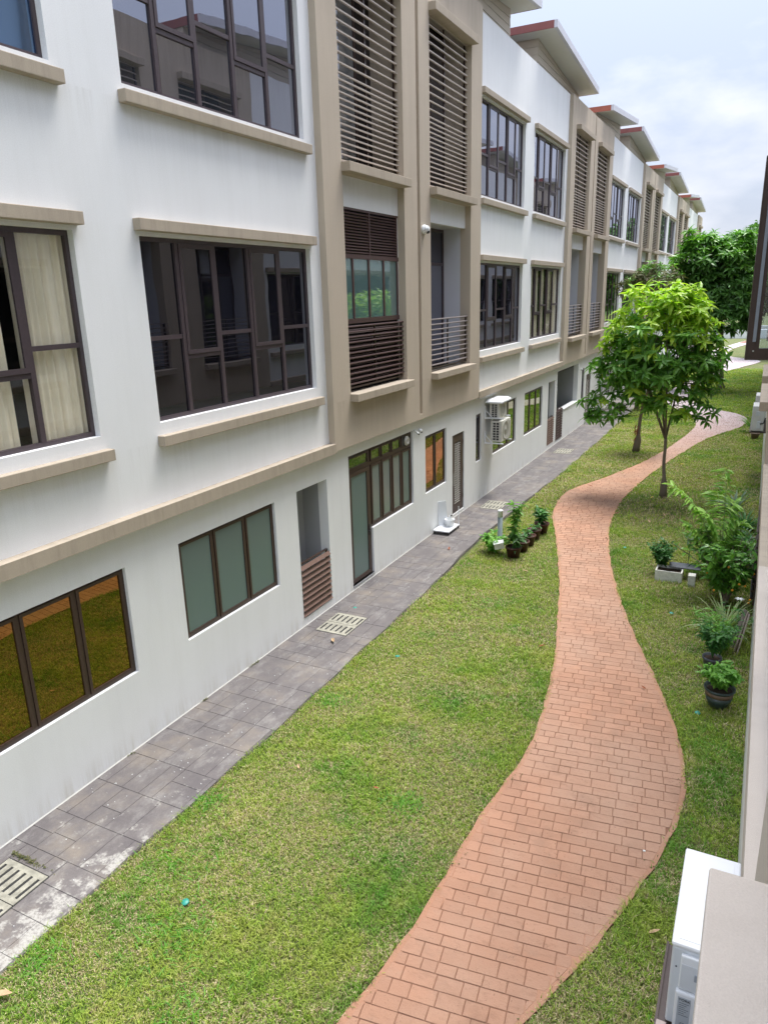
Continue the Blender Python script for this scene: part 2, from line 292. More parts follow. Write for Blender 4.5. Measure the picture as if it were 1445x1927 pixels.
# ------------------------------------------------------------------ mesh helpers
def tag(o, label=None, cat=None, group=None, kind=None):
    if label: o['label'] = label
    if cat: o['category'] = cat
    if group: o['group'] = group
    if kind: o['kind'] = kind
    return o
def empty(name, loc=(0, 0, 0), rz=0):
    o = bpy.data.objects.new(name, None); C.objects.link(o); o.location = loc; o.rotation_euler = (0, 0, rz); o.empty_display_size = 0.2
    return o
class MB:
    def __init__(s): s.v = []; s.f = []; s.m = []
    def add(s, vs, fs, mi=0):
        b = len(s.v); s.v += [tuple(v) for v in vs]
        for f in fs: s.f.append(tuple(b + i for i in f)); s.m.append(mi)
        return s
    def box(s, x0, x1, y0, y1, z0, z1, mi=0, M=None):
        x0, x1 = sorted((x0, x1)); y0, y1 = sorted((y0, y1)); z0, z1 = sorted((z0, z1))
        vs = [(x, y, z) for z in (z0, z1) for y in (y0, y1) for x in (x0, x1)]
        if M is not None: vs = [tuple(M @ Vector(v)) for v in vs]
        return s.add(vs, [(0, 2, 3, 1), (4, 5, 7, 6), (0, 1, 5, 4), (2, 6, 7, 3), (0, 4, 6, 2), (1, 3, 7, 5)], mi)
    def bbox(s, x0, x1, y0, y1, z0, z1, b=0.01, mi=0, M=None):
        x0, x1 = sorted((x0, x1)); y0, y1 = sorted((y0, y1)); z0, z1 = sorted((z0, z1))
        bm = bmesh.new(); bmesh.ops.create_cube(bm, size=1)
        for v in bm.verts: v.co = Vector(((x0 + x1) / 2 + v.co.x * (x1 - x0), (y0 + y1) / 2 + v.co.y * (y1 - y0), (z0 + z1) / 2 + v.co.z * (z1 - z0)))
        bmesh.ops.bevel(bm, geom=bm.edges[:], offset=b, segments=2, affect='EDGES', profile=0.5)
        bm.verts.index_update()
        vs = [(M @ v.co if M is not None else v.co)[:] for v in bm.verts]; fs = [[v.index for v in f.verts] for f in bm.faces]
        bm.free(); return s.add(vs, fs, mi)
    def tube(s, pts, rad, n=6, mi=0, cap=True):
        pts = [Vector(p) for p in pts]; k = len(pts)
        if not hasattr(rad, '__len__'): rad = [rad] * k
        vs = []; up = None
        for i, p in enumerate(pts):
            d = (pts[min(i + 1, k - 1)] - pts[max(i - 1, 0)]); d = d.normalized() if d.length > 1e-9 else Vector((0, 0, 1))
            if up is None or abs(up.dot(d)) > 0.95: up = Vector((1, 0, 0)) if abs(d.x) < 0.8 else Vector((0, 1, 0))
            a = d.cross(up).normalized(); b = d.cross(a).normalized(); up = -b if False else up
            for j in range(n):
                t = 2 * PI * j / n; vs.append(p + a * (math.cos(t) * rad[i]) + b * (math.sin(t) * rad[i]))
        fs = [(i * n + j, i * n + (j + 1) % n, (i + 1) * n + (j + 1) % n, (i + 1) * n + j) for i in range(k - 1) for j in range(n)]
        if cap: fs += [tuple(range(n))[::-1], tuple((k - 1) * n + j for j in range(n))]
        return s.add(vs, fs, mi)
    def lathe(s, prof, n=20, c=(0, 0, 0), mi=0, M=None):
        vs = []
        for r, z in prof:
            for j in range(n):
                t = 2 * PI * j / n; v = Vector((r * math.cos(t), r * math.sin(t), z))
                if M is not None: v = M @ v
                vs.append(v + Vector(c))
        k = len(prof)
        fs = [(i * n + j, i * n + (j + 1) % n, (i + 1) * n + (j + 1) % n, (i + 1) * n + j) for i in range(k - 1) for j in range(n)]
        if prof[0][0] > 1e-6: fs.append(tuple(range(n))[::-1])
        if prof[-1][0] > 1e-6: fs.append(tuple((k - 1) * n + j for j in range(n)))
        return s.add(vs, fs, mi)
    def build(s, name, mats, parent=None, smooth=False, org=(0, 0, 0)):
        me = bpy.data.meshes.new(name)
        if org != (0, 0, 0): s.v = [(a - org[0], b - org[1], c - org[2]) for a, b, c in s.v]
        me.from_pydata(s.v, [], s.f)
        if not isinstance(mats, (list, tuple)): mats = [mats]
        for m in mats: me.materials.append(m)
        if len(mats) > 1: me.polygons.foreach_set('material_index', s.m)
        if smooth: me.polygons.foreach_set('use_smooth', [True] * len(s.f))
        me.update()
        o = bpy.data.objects.new(name, me); C.objects.link(o)
        if parent: o.parent = parent
        return o
def inst(mesh, name, parent=None, loc=(0, 0, 0), rot=(0, 0, 0), scale=(1, 1, 1)):
    o = bpy.data.objects.new(name, mesh); C.objects.link(o); o.parent = parent; o.location = loc; o.rotation_euler = rot; o.scale = scale
    return o
def np_mesh(name, V, F, mats, parent=None, mi=None, smooth=False):
    """V (n,3), F (m,k)"""
    me = bpy.data.meshes.new(name); n, k = F.shape
    me.vertices.add(len(V)); me.vertices.foreach_set('co', np.ascontiguousarray(V, dtype=np.float32).ravel())
    me.loops.add(n * k); me.loops.foreach_set('vertex_index', np.ascontiguousarray(F, dtype=np.int32).ravel())
    me.polygons.add(n); me.polygons.foreach_set('loop_start', np.arange(0, n * k, k, dtype=np.int32))
    me.polygons.foreach_set('loop_total', np.full(n, k, dtype=np.int32))
    if not isinstance(mats, (list, tuple)): mats = [mats]
    for m in mats: me.materials.append(m)
    if mi is not None: me.polygons.foreach_set('material_index', mi.astype(np.int32))
    me.polygons.foreach_set('use_smooth', np.full(n, smooth))
    me.update(calc_edges=True)
    o = bpy.data.objects.new(name, me); C.objects.link(o)
    if parent: o.parent = parent
    return o

# ------------------------------------------------------------------ row houses
CEN = 6.65; PER = 17.13; HALF = 8.565
class House:
    """facade frame: x=0 the white wall, +x towards the lawn, s runs from the middle of the white bay to the party groove"""
    def __init__(s, c, sg, root, yo, detail=True):
        s.c = c; s.sg = sg; s.root = root; s.yo = yo; s.detail = detail
    def y(s, v): return s.c + s.sg * v - s.yo
    def B(s, mb, x0, x1, s0, s1, z0, z1, mi=0): return mb.box(x0, x1, s.y(s0), s.y(s1), z0, z1, mi)
def wall_holes(mb, x, ya, yb, za, zb, holes, depth, mi=0):
    """front face with rectangular openings and their reveals"""
    ys = sorted({ya, yb} | {h[0] for h in holes} | {h[1] for h in holes}); zs = sorted({za, zb} | {h[2] for h in holes} | {h[3] for h in holes})
    def hole(i, j):
        if i < 0 or j < 0 or i >= len(ys) - 1 or j >= len(zs) - 1: return False
        cy = (ys[i] + ys[i + 1]) / 2; cz = (zs[j] + zs[j + 1]) / 2
        return any(h[0] < cy < h[1] and h[2] < cz < h[3] for h in holes)
    for i in range(len(ys) - 1):
        for j in range(len(zs) - 1):
            a, b, c, d = ys[i], ys[i + 1], zs[j], zs[j + 1]
            if not hole(i, j):
                mb.add([(x, a, c), (x, b, c), (x, b, d), (x, a, d)], [(0, 1, 2, 3)], mi)
                mb.add([(x - depth, a, c), (x - depth, b, c), (x - depth, b, d), (x - depth, a, d)], [(3, 2, 1, 0)], mi)
            else:
                if i == 0 or not hole(i - 1, j): mb.add([(x, a, c), (x - depth, a, c), (x - depth, a, d), (x, a, d)], [(0, 1, 2, 3)], mi)
                if not hole(i + 1, j): mb.add([(x, b, c), (x - depth, b, c), (x - depth, b, d), (x, b, d)], [(3, 2, 1, 0)], mi)
                if not hole(i, j - 1): mb.add([(x, a, c), (x, b, c), (x - depth, b, c), (x - depth, a, c)], [(0, 1, 2, 3)], mi)
                if not hole(i, j + 1): mb.add([(x, a, d), (x, b, d), (x - depth, b, d), (x - depth, a, d)], [(3, 2, 1, 0)], mi)
    # outer rim
    mb.add([(x, ya, za), (x, yb, za), (x - depth, yb, za), (x - depth, ya, za)], [(3, 2, 1, 0)], mi)
    mb.add([(x, ya, zb), (x, yb, zb), (x - depth, yb, zb), (x - depth, ya, zb)], [(0, 1, 2, 3)], mi)
    mb.add([(x, ya, za), (x, ya, zb), (x - depth, ya, zb), (x - depth, ya, za)], [(0, 1, 2, 3)], mi)
    mb.add([(x, yb, za), (x, yb, zb), (x - depth, yb, zb), (x - depth, yb, za)], [(3, 2, 1, 0)], mi)
def pane(mb, x, y0, y1, z0, z1, mi=0):
    y0, y1 = sorted((y0, y1)); mb.box(x - 0.006, x, y0, y1, z0, z1, mi)

def big_window(H, z0, z1, ztr, zcs, gl, frm=None, curtain=None, extra=None):
    """five-light window: lights 2 and 4 are tall casements, 1 3 5 fixed over small panes"""
    frm = frm or frame_m
    s0, s1 = 0.50, 4.38
    cols = [s0, s0 + 0.72, s0 + 1.48, s0 + 2.26, s0 + 3.06, s1]
    f = MB(); x0, x1 = -0.14, -0.085
    fw = 0.05
    H.B(f, x0, x1, s0, s1, z0, z0 + 0.055); H.B(f, x0, x1, s0, s1, z1 - 0.055, z1)
    H.B(f, x0, x1, s0, s0 + fw, z0 + 0.055, z1 - 0.055); H.B(f, x0, x1, s1 - fw, s1, z0 + 0.055, z1 - 0.055)
    for c in cols[1:-1]: H.B(f, x0, x1 + 0.006, c - 0.032, c + 0.032, z0 + 0.056, z1 - 0.056)
    for i in range(5):
        a = cols[i] + (0.05 if i == 0 else 0.032); b = cols[i + 1] - (0.05 if i == 4 else 0.032)
        zt = zcs if i in (1, 3) else ztr
        H.B(f, x0, x1 - 0.002, a, b, zt - 0.035, zt + 0.02)
    w = f.build('window', frm, H.root)
    for i in range(5):
        a = cols[i] + (0.05 if i == 0 else 0.032); b = cols[i + 1] - (0.05 if i == 4 else 0.032)
        zt = zcs if i in (1, 3) else ztr
        if i in (1, 3) and not (extra == 'open' and i == 1):
            sm = MB(); q = 0.055; za, zb = zt + 0.025, z1 - 0.058
            H.B(sm, x1 - 0.012, x1 + 0.016, a + 0.004, b - 0.004, za, za + q); H.B(sm, x1 - 0.012, x1 + 0.016, a + 0.004, b - 0.004, zb - q, zb)
            H.B(sm, x1 - 0.012, x1 + 0.016, a + 0.004, a + q, za + q, zb - q); H.B(sm, x1 - 0.012, x1 + 0.016, b - q, b - 0.004, za + q, zb - q)
            sm.build('sash', frm, w)
            p = MB(); pane(p, x1 - 0.001, H.y(a + q), H.y(b - q), za + q, zb - q); p.build('pane', gl, w)
        elif i in (0, 2, 4):
            p = MB(); pane(p, -0.11, H.y(a), H.y(b), zt + 0.02, z1 - 0.055); p.build('pane', gl, w)
        p = MB(); pane(p, -0.11, H.y(a), H.y(b), z0 + 0.055, zt - 0.035); p.build('pane', gl, w)
    if curtain:
        for (ca, cb) in curtain:
            n = int(abs(cb - ca) / 0.012); V = []; ya, yb = H.y(ca), H.y(cb)
            for k in range(n + 1):
                u = k / n; yy = ya + (yb - ya) * u; xx = -0.175 + 0.022 * math.sin(u * abs(cb - ca) * 2 * PI / 0.115 + 1.3 * math.sin(u * 9)) + 0.012 * math.sin(u * 57)
                V.append((xx, yy, z0 - 0.02)); V.append((xx * 0.9 - 0.02, yy + 0.01, z1 + 0.02))
            cu = MB(); cu.add(V, [(2 * k, 2 * k + 2, 2 * k + 3, 2 * k + 1) for k in range(n)]); cu.build('curtain', cloth, w, smooth=True)
    return w

def ledge(H, s0, s1, z0, z1, x0, x1, mat=None, name='ledge'):
    mb = MB(); a, b = sorted((H.y(s0), H.y(s1))); mb.bbox(x0, x1, a, b, z0, z1, 0.008); return mb.build(name, mat or ledgem, H.root)

def slat_mesh(w, h, d, mat, tilt=0.0, name='slat'):
    mb = MB(); M = Matrix.Rotation(tilt, 4, 'Y'); mb.box(-d / 2, d / 2, -w / 2, w / 2, -h / 2, h / 2, 0, M)
    me = bpy.data.meshes.new(name); me.from_pydata(mb.v, [], mb.f); me.materials.append(mat); me.update(); return me
def slats(H, parent, s0, s1, zs, x, h, d, mat, tilt=0.0, name='slat', joined=False):
    w = abs(s1 - s0); yc = H.y((s0 + s1) / 2)
    if joined:
        mb = MB()
        for z in zs:
            M = Matrix.Translation((x, yc, z)) @ Matrix.Rotation(tilt, 4, 'Y'); mb.box(-d / 2, d / 2, -w / 2, w / 2, -h / 2, h / 2, 0, M)
        o = mb.build(name, mat, parent); o['kind'] = 'stuff'; return
    me = slat_mesh(w, h, d, mat, tilt, name)
    for z in zs: inst(me, name, parent, (x, yc, z))

def glazing(H, parent, x, s0, s1, z0, z1, cols, trans, gls, frm, name='window', fw=0.045, d=0.05):
    f = MB(); ss = [s0 + (s1 - s0) * c for c in cols]
    H.B(f, x - d, x, s0, s1, z0, z0 + fw); H.B(f, x - d, x, s0, s1, z1 - fw, z1)
    for i, s in enumerate(ss):
        a = s if i == 0 else (s - fw if i == len(ss) - 1 else s - fw / 2)
        H.B(f, x - d, x + 0.002, a, a + fw, z0 + fw, z1 - fw)
    zz = [z0 + fw] + [t for t in trans] + [z1 - fw]
    for t in trans:
        for i in range(len(ss) - 1): H.B(f, x - d, x - 0.002, ss[i] + fw, ss[i + 1] - fw, t - fw / 2, t + fw / 2)
    w = f.build(name, frm, parent)
    for i in range(len(ss) - 1):
        a = ss[i] + (fw if i == 0 else fw / 2); b = ss[i + 1] - (fw if i == len(ss) - 2 else fw / 2)
        for j in range(len(zz) - 1):
            p = MB(); pane(p, x - 0.02, H.y(a), H.y(b), zz[j], zz[j + 1]); g = gls[(i + j * 7) % len(gls)]
            p.build('pane', g, w)
    return w

def gwin(H, ya, yb, n, z0, z1, gl, frm=None, x=-0.05, fw=0.035, sash=0.04):
    """ground-floor casement window given by absolute y"""
    frm = frm or brown_m; ya -= H.yo; yb -= H.yo
    f = MB(); f.box(x - 0.06, x, ya, yb, z0, z0 + fw); f.box(x - 0.06, x, ya, yb, z1 - fw, z1)
    w = (yb - ya) / n
    for i in range(n + 1):
        a = ya + w * i - (0 if i == 0 else fw if i == n else fw / 2); f.box(x - 0.06, x, a, a + fw, z0 + fw, z1 - fw)
    o = f.build('window', frm, H.root)
    for i in range(n):
        a = ya + w * i + (fw if i == 0 else fw / 2) + 0.004; b = ya + w * (i + 1) - (fw if i == n - 1 else fw / 2) - 0.004
        za, zb = z0 + fw + 0.004, z1 - fw - 0.004; s = MB()
        s.box(x - 0.035, x + 0.012, a, b, za, za + sash); s.box(x - 0.035, x + 0.012, a, b, zb - sash, zb)
        s.box(x - 0.035, x + 0.012, a, a + sash, za + sash, zb - sash); s.box(x - 0.035, x + 0.012, b - sash, b, za + sash, zb - sash)
        s.build('sash', frm, o)
        p = MB(); pane(p, x - 0.005, a + sash, b - sash, za + sash, zb - sash); p.build('pane', gl[i % len(gl)] if isinstance(gl, list) else gl, o)
    return o

def louvre_door(H, ya, yb, z0, z1):
    ya -= H.yo; yb -= H.yo; x = -0.03
    f = MB(); f.box(x - 0.06, x, ya, ya + 0.05, z0, z1); f.box(x - 0.06, x, yb - 0.05, yb, z0, z1); f.box(x - 0.06, x, ya + 0.05, yb - 0.05, z1 - 0.05, z1)
    a, b = ya + 0.055, yb - 0.055; q = 0.15
    f.box(x - 0.05, x + 0.008, a, a + q, z0 + 0.01, z1 - 0.055); f.box(x - 0.05, x + 0.008, b - q, b, z0 + 0.01, z1 - 0.055)
    f.box(x - 0.05, x + 0.008, a + q, b - q, z1 - 0.055 - 0.17, z1 - 0.055); f.box(x - 0.05, x + 0.008, a + q, b - q, z0 + 0.01, z0 + 0.22)
    d = f.build('door', brown_m, H.root)
    bk = MB(); bk.box(x - 0.07, x - 0.055, a + q, b - q, z0 + 0.2, z1 - 0.2); bk.build('door_backing', dark_in, d)
    m = MB(); w = (b - q) - (a + q); m.box(-0.014, 0.014, -w / 2, w / 2, -0.005, 0.005, 0, Matrix.Rotation(0.3, 4, 'Y'))
    me = bpy.data.meshes.new('slat'); me.from_pydata(m.v, [], m.f); me.materials.append(rail_pale); me.update()
    zz = z0 + 0.26
    while zz < z1 - 0.25: inst(me, 'slat', d, (x - 0.012, (a + b) / 2, zz)); zz += 0.062
    h = MB(); h.bbox(x + 0.008, x + 0.02, a + 0.045, a + 0.09, z0 + 0.78, z0 + 1.12, 0.005); h.tube([(x + 0.02, a + 0.067, z0 + 0.98), (x + 0.06, a + 0.067, z0 + 0.98), (x + 0.06, a + 0.18, z0 + 0.98)], 0.009, 8)
    h.build('door_handle', silver, d, True)
    for hz in (0.3, 1.05, 1.8):
        k = MB(); k.box(x + 0.008, x + 0.02, b - 0.012, b + 0.02, z0 + hz, z0 + hz + 0.12); k.build('hinge', plum_m, d)
rail_pale = plain('pale_door_slat', (0.50, 0.47, 0.42), 0.5, 0, 0.05)

def screen(H, ya, yb, z0, z1, n=11, mat=None, curved=False):
    """angled brown privacy slats standing in the service alcove"""
    ya -= H.yo; yb -= H.yo
    r = MB(); r.box(-0.09, -0.06, ya, ya + 0.03, z0, z1); r.box(-0.09, -0.06, yb - 0.03, yb, z0, z1); r.box(-0.095, -0.05, ya, yb, z1, z1 + 0.02)
    o = r.build('louvre_screen', brown_m, H.root)
    w = yb - ya - 0.004; p = (z1 - z0) / n; m = MB(); m.box(-0.012, 0.012, -w / 2, w / 2, -p * 0.36, p * 0.36, 0, Matrix.Rotation(-0.55, 4, 'Y'))
    me = bpy.data.meshes.new('slat'); me.from_pydata(m.v, [], m.f); me.materials.append(mat or screen_m); me.update()
    for i in range(n): inst(me, 'slat', o, (-0.015, (ya + yb) / 2, z0 + p * (i + 0.5)))

def railing(H, s0, s1, z0, z1, n, mat, joined):
    yc = H.y((s0 + s1) / 2); w = abs(s1 - s0)
    f = MB()
    H.B(f, 0.0, 0.035, s0, s1, z0 - 0.09, z0 - 0.06)
    r = f.build('railing', brown_m, H.root)
    for s in (s0 + 0.03, (s0 + s1) / 2, s1 - 0.03):
        f = MB(); H.B(f, 0.0, 0.03, s - 0.02, s + 0.02, z0 - 0.06, z1 + 0.01); f.build('post', brown_m, r)
    me_mb = MB(); me_mb.tube([(0, -w / 2, 0), (0, w / 2, 0)], 0.018, 8)
    if joined:
        mb = MB()
        for i in range(n):
            z = z0 + (z1 - z0) * i / (n - 1); mb.box(0.03, 0.06, yc - w / 2, yc + w / 2, z - 0.013, z + 0.013)
        mb.build('rail', mat, r); return
    me = bpy.data.meshes.new('rail'); me.from_pydata(me_mb.v, [], me_mb.f); me.materials.append(mat); me.update()
    for i in range(n): inst(me, 'rail', r, (0.05, yc, z0 + (z1 - z0) * i / (n - 1)))

def house(idx, c, sg, label, ground, holes, flip=None, detail=True, bay1='balcony', gl1=None, gl2=None, curtain=None, group=None, fascia=None, wtan=None):
    """flip: None for the left row, else (x, y) pivot turning it into the facing row"""
    yo = c + sg * HALF / 2; H_led = beige if idx == 12 else ledgem
    root = empty('row_house')
    if flip: root.location = (flip[0], flip[1] - yo, 0); root.rotation_euler = (0, 0, PI)
    else: root.location = (0, yo, 0)
    tag(root, label, 'house', group)
    H = House(c, sg, root, yo, detail); y = H.y; wt = wtan or tan; lm = H_led
    # white wall: upper floors (s 0..4.7) and ground floor (s 0..8.565)
    y0, y1 = sorted((y(0), y(HALF)))
    hs = [tuple([h[0] - yo, h[1] - yo, h[2], h[3]]) for h in holes]
    mb = MB(); wall_holes(mb, 0, y0, y1, 0.0, 3.06, hs, 0.2)
    a, b = sorted((y(0), y(4.74))); w0, w1 = sorted((y(0.5), y(4.38)))
    wall_holes(mb, 0, a, b, 3.06, 12.4, [(w0, w1, 4.29, 6.61), (w0, w1, 8.27, 10.58)], 0.2)
    mb.build('wall', white, root)
    # tan block with the two stacked openings
    b0, b1 = (5.35, 7.85) if sg > 0 else (5.43, 7.95)
    mb = MB(); a, b = sorted((y(4.70), y(HALF - 0.07))); o0, o1 = sorted((y(b0), y(b1)))
    wall_holes(mb, 0.13, a, b, 3.08, 12.4, [(o0, o1, 4.06, 7.9), (o0, o1, 8.06, 11.4)], 0.28)
    mb.build('tan_wall', wt, root)
    mb = MB(); a, b = sorted((y(HALF - 0.07), y(HALF))); mb.box(-0.15, 0.03, a, b, 3.2, 12.4); mb.box(-0.15, 0.13, a, b, 3.07, 3.2); mb.build('groove', wt, root)
    # core behind the openings, roof deck
    mb = MB(); mb.box(-9.0, -1.05, y0, y1, 0, 12.0, 0)
    mb.box(-1.04, -0.2, y0, y1, 2.72, 2.9, 0); mb.box(-1.04, -0.2, y0, y1, 7.40, 7.9, 0); mb.box(-1.04, -0.2, y0, y1, 11.7, 12.0, 0)
    mb.box(-1.04, -0.2, y0, y1, 3.8, 4.05, 0)
    for s in (0.02, 4.78, 5.2, 8.1): H.B(mb, -1.04, -0.2, s, s + 0.1, 2.9, 11.7)
    mb.build('core', dark_in, root)
    # band over the ground floor
    mb = MB(); a, b = sorted((y(0), y(4.70))); mb.box(0.0, 0.15, a, b, 3.05, 3.23); mb.build('band', lm, root)
    # window ledges
    for (z0, z1) in ((3.99, 4.13), (6.66, 6.80), (8.05, 8.19), (10.62, 10.76)):
        ledge(H, 0.42, 4.44, z0, z1, 0.0, 0.12, lm)
    for (z0, z1) in ((3.915, 4.062), (7.905, 8.062), (11.39, 11.55)):
        ledge(H, b0 - 0.02, b1 + 0.02, z0, z1, -0.1, 0.30, lm)
    big_window(H, 4.29, 6.61, 5.37, 5.09, gl1 or g_dark, curtain=curtain, extra='open' if idx == 12 else None)
    big_window(H, 8.27, 10.58, 9.31, 9.03, gl2 or g_mid)
    # upper screened bay
    glazing(H, root, -0.55, b0 - 0.1, b1 + 0.1, 8.06, 11.6, [0, 0.36, 0.72, 1.0], [], [g_mid, blindglass, g_dark], brown_m, fw=0.06)
    for (ja, jb) in ((b0 - 0.12, b0 - 0.005), (b1 + 0.005, b1 + 0.12)):
        mb = MB(); H.B(mb, -0.6, -0.15, ja, jb, 8.0, 11.7); mb.build('jamb', wt, root)
    zlo = [8.13 + 0.098 * i for i in range(15)]; zhi = [8.13 + 0.098 * 14 + 0.158 * (i + 1) for i in range(12)]
    sf = MB()
    for s in (b0 + 0.03, (b0 + b1) / 2 + 0.04, b1 - 0.03): H.B(sf, -0.06, -0.03, s - 0.025, s + 0.025, 8.06, 11.4)
    so_ = sf.build('slat_screen', brown_m, root)
    slats(H, so_, b0 + 0.004, b1 - 0.004, zlo + zhi, 0.0, 0.022, 0.055, slat_m, 0.15, joined=not detail)
    # first-floor bay
    mb = MB(); H.B(mb, -0.15, -0.02, b0, b1, 7.38, 7.905); mb.build('lintel', white, root)
    if bay1 == 'louvre':
        x = -0.03
        f = MB(); H.B(f, x - 0.05, x, b0, b1, 7.34, 7.38); H.B(f, x - 0.05, x, b0, b1, 6.50, 6.58); H.B(f, x - 0.05, x, b0, b1, 5.33, 5.42)
        for s in (b0 + 0.02, (b0 + b1) / 2, b1 - 0.06): H.B(f, x - 0.05, x + 0.002, s - 0.02, s + 0.02, 6.58, 7.34)
        for s in (b0 + 0.02, b0 + 0.55, b0 + 1.19, b0 + 1.82, b1 - 0.06): H.B(f, x - 0.05, x + 0.002, s - 0.025, s + 0.025, 5.42, 6.50)
        g = f.build('window', plum_m, root)
        slats(H, g, b0 + 0.04, (b0 + b1) / 2 - 0.02, [6.62 + 0.052 * i for i in range(14)], x - 0.02, 0.012, 0.05, plum_m, 0.7)
        slats(H, g, (b0 + b1) / 2 + 0.02, b1 - 0.08, [6.62 + 0.052 * i for i in range(14)], x - 0.02, 0.012, 0.05, plum_m, 0.7)
        ed = [b0 + 0.045, b0 + 0.525, b0 + 0.575, b0 + 1.165, b0 + 1.215, b0 + 1.795, b0 + 1.845, b1 - 0.085]
        for i in range(0, 8, 2):
            p = MB(); pane(p, x - 0.02, y(ed[i]), y(ed[i + 1]), 5.42, 6.50); p.build('pane', g_balc, g)
        p = MB(); H.B(p, x - 0.08, x - 0.05, b0, b1, 4.06, 5.33); H.B(p, x - 0.08, x - 0.05, b0, b1, 6.55, 7.36); p.build('window_backing', dark_in, g)
        slats(H, g, b0 + 0.04, b1 - 0.04, [4.14 + 0.06 * i for i in range(20)], x - 0.03, 0.012, 0.05, brown_m, 0.7)
        q = MB(); H.B(q, x - 0.04, x - 0.005, b1 - 0.035, b1 - 0.003, 5.3, 7.4); q.build('white_seal', white_p, root)
        railing(H, b0 + 0.01, b1 - 0.01, 4.22, 5.28, 12, plum_m, False)
    else:
        mb = MB(); H.B(mb, -0.66, -0.15, b1 + 0.001, b1 + 0.12, 3.95, 7.6, 0); H.B(mb, -0.66, -0.15, b0 - 0.12, b0 - 0.001, 3.95, 7.6, 0)
        H.B(mb, -0.66, -0.15, b0, b1, 7.38, 7.5, 0); H.B(mb, -0.66, -0.16, b0, b1, 3.9, 4.05, 0); mb.build('balcony_recess', lilac, root)
        glazing(H, root, -0.60, b0, b1, 4.05, 7.38, [0, 0.3, 0.62, 1.0] if sg > 0 else [0, 0.38, 0.7, 1.0], [6.55], [g_mid, g_dark, blindglass], frame_m, fw=0.07)
        railing(H, b0 + 0.01, b1 - 0.01, 4.22, 5.26, 10, rail_m, not detail)
    # roof house
    s0, s1 = 1.42, 7.05
    def zr(s): return 13.57 - (s - 0.85) * (0.53 / 6.2)
    pl = MB(); h = 0.21; z = 12.05; k = 0
    while z < 13.35:
        for (kind) in (0, 1, 2):
            zt = z + h - 0.008; m = MB()
            if kind == 0:
                vs = []
                for xx in (-0.31, -0.25 - 0.0):
                    off = 0.012
                    for s in (s0, s1):
                        top = min(zt, zr(s) - 0.2)
                        vs += [(xx + (off if xx > -0.3 else 0), y(s), min(z, top - 0.001)), (xx, y(s), top)]
                m.add(vs, [(0, 2, 3, 1), (4, 5, 7, 6), (0, 4, 6, 2), (1, 3, 7, 5), (0, 1, 5, 4), (2, 6, 7, 3)])
            else:
                s = s0 if kind == 1 else s1; top = min(zt, zr(s) - 0.2)
                if top - z < 0.01: continue
                d = -0.02 if kind == 1 else 0.02
                a, b = sorted((y(s), y(s + d))); m.box(-6.0, -0.252, a, b, z, top)
            if detail: m.build('plank', siding, root)
            else:
                pl.add(m.v, m.f)
        z += h; k += 1
    H.B(pl, -6.0, -0.31, s0 + 0.002, s1 - 0.002, 12.0, 13.0); pl.build('roof_house', siding, root)
    # mono-pitch roof slab, gutter and fascias
    xa, xb = -6.6, 0.48; e0, e1 = 0.85, 7.1
    def slab(x0, x1, sa, sb, t0, t1):
        V = []
        for s in (sa, sb):
            for xx in (x0, x1):
                for tt in (t0, t1): V.append((xx, y(s), zr(s) + tt))
        return V
    FX = [(0, 1, 3, 2), (4, 6, 7, 5), (0, 4, 5, 1), (2, 3, 7, 6), (0, 2, 6, 4), (1, 5, 7, 3)]
    m = MB(); m.add(slab(xa, xb - 0.1, e0 + 0.03, e1 - 0.03, -0.2, -0.17), FX); m.build('soffit', soffit, root)
    m = MB(); m.add(slab(xa, xb - 0.1, e0 + 0.03, e1 - 0.03, -0.165, -0.02), FX); m.build('roof', red_m, root)
    m = MB(); m.add(slab(xb - 0.1, xb, e0, e1, -0.205, 0.0), FX); m.build('gutter', gutter_m, root)
    for (sa, sb) in ((e0, e0 + 0.028), (e1 - 0.028, e1)):
        m = MB(); m.add(slab(xa, xb - 0.102, sa, sb, -0.205, 0.0), FX); m.build('fascia', fascia or red_m, root)
    ground(H)
    return H
blindglass = glass('glass_over_pale_blind', (0.20, 0.21, 0.21), 0.12, 0.02, (0.9, 0.92, 1.0))

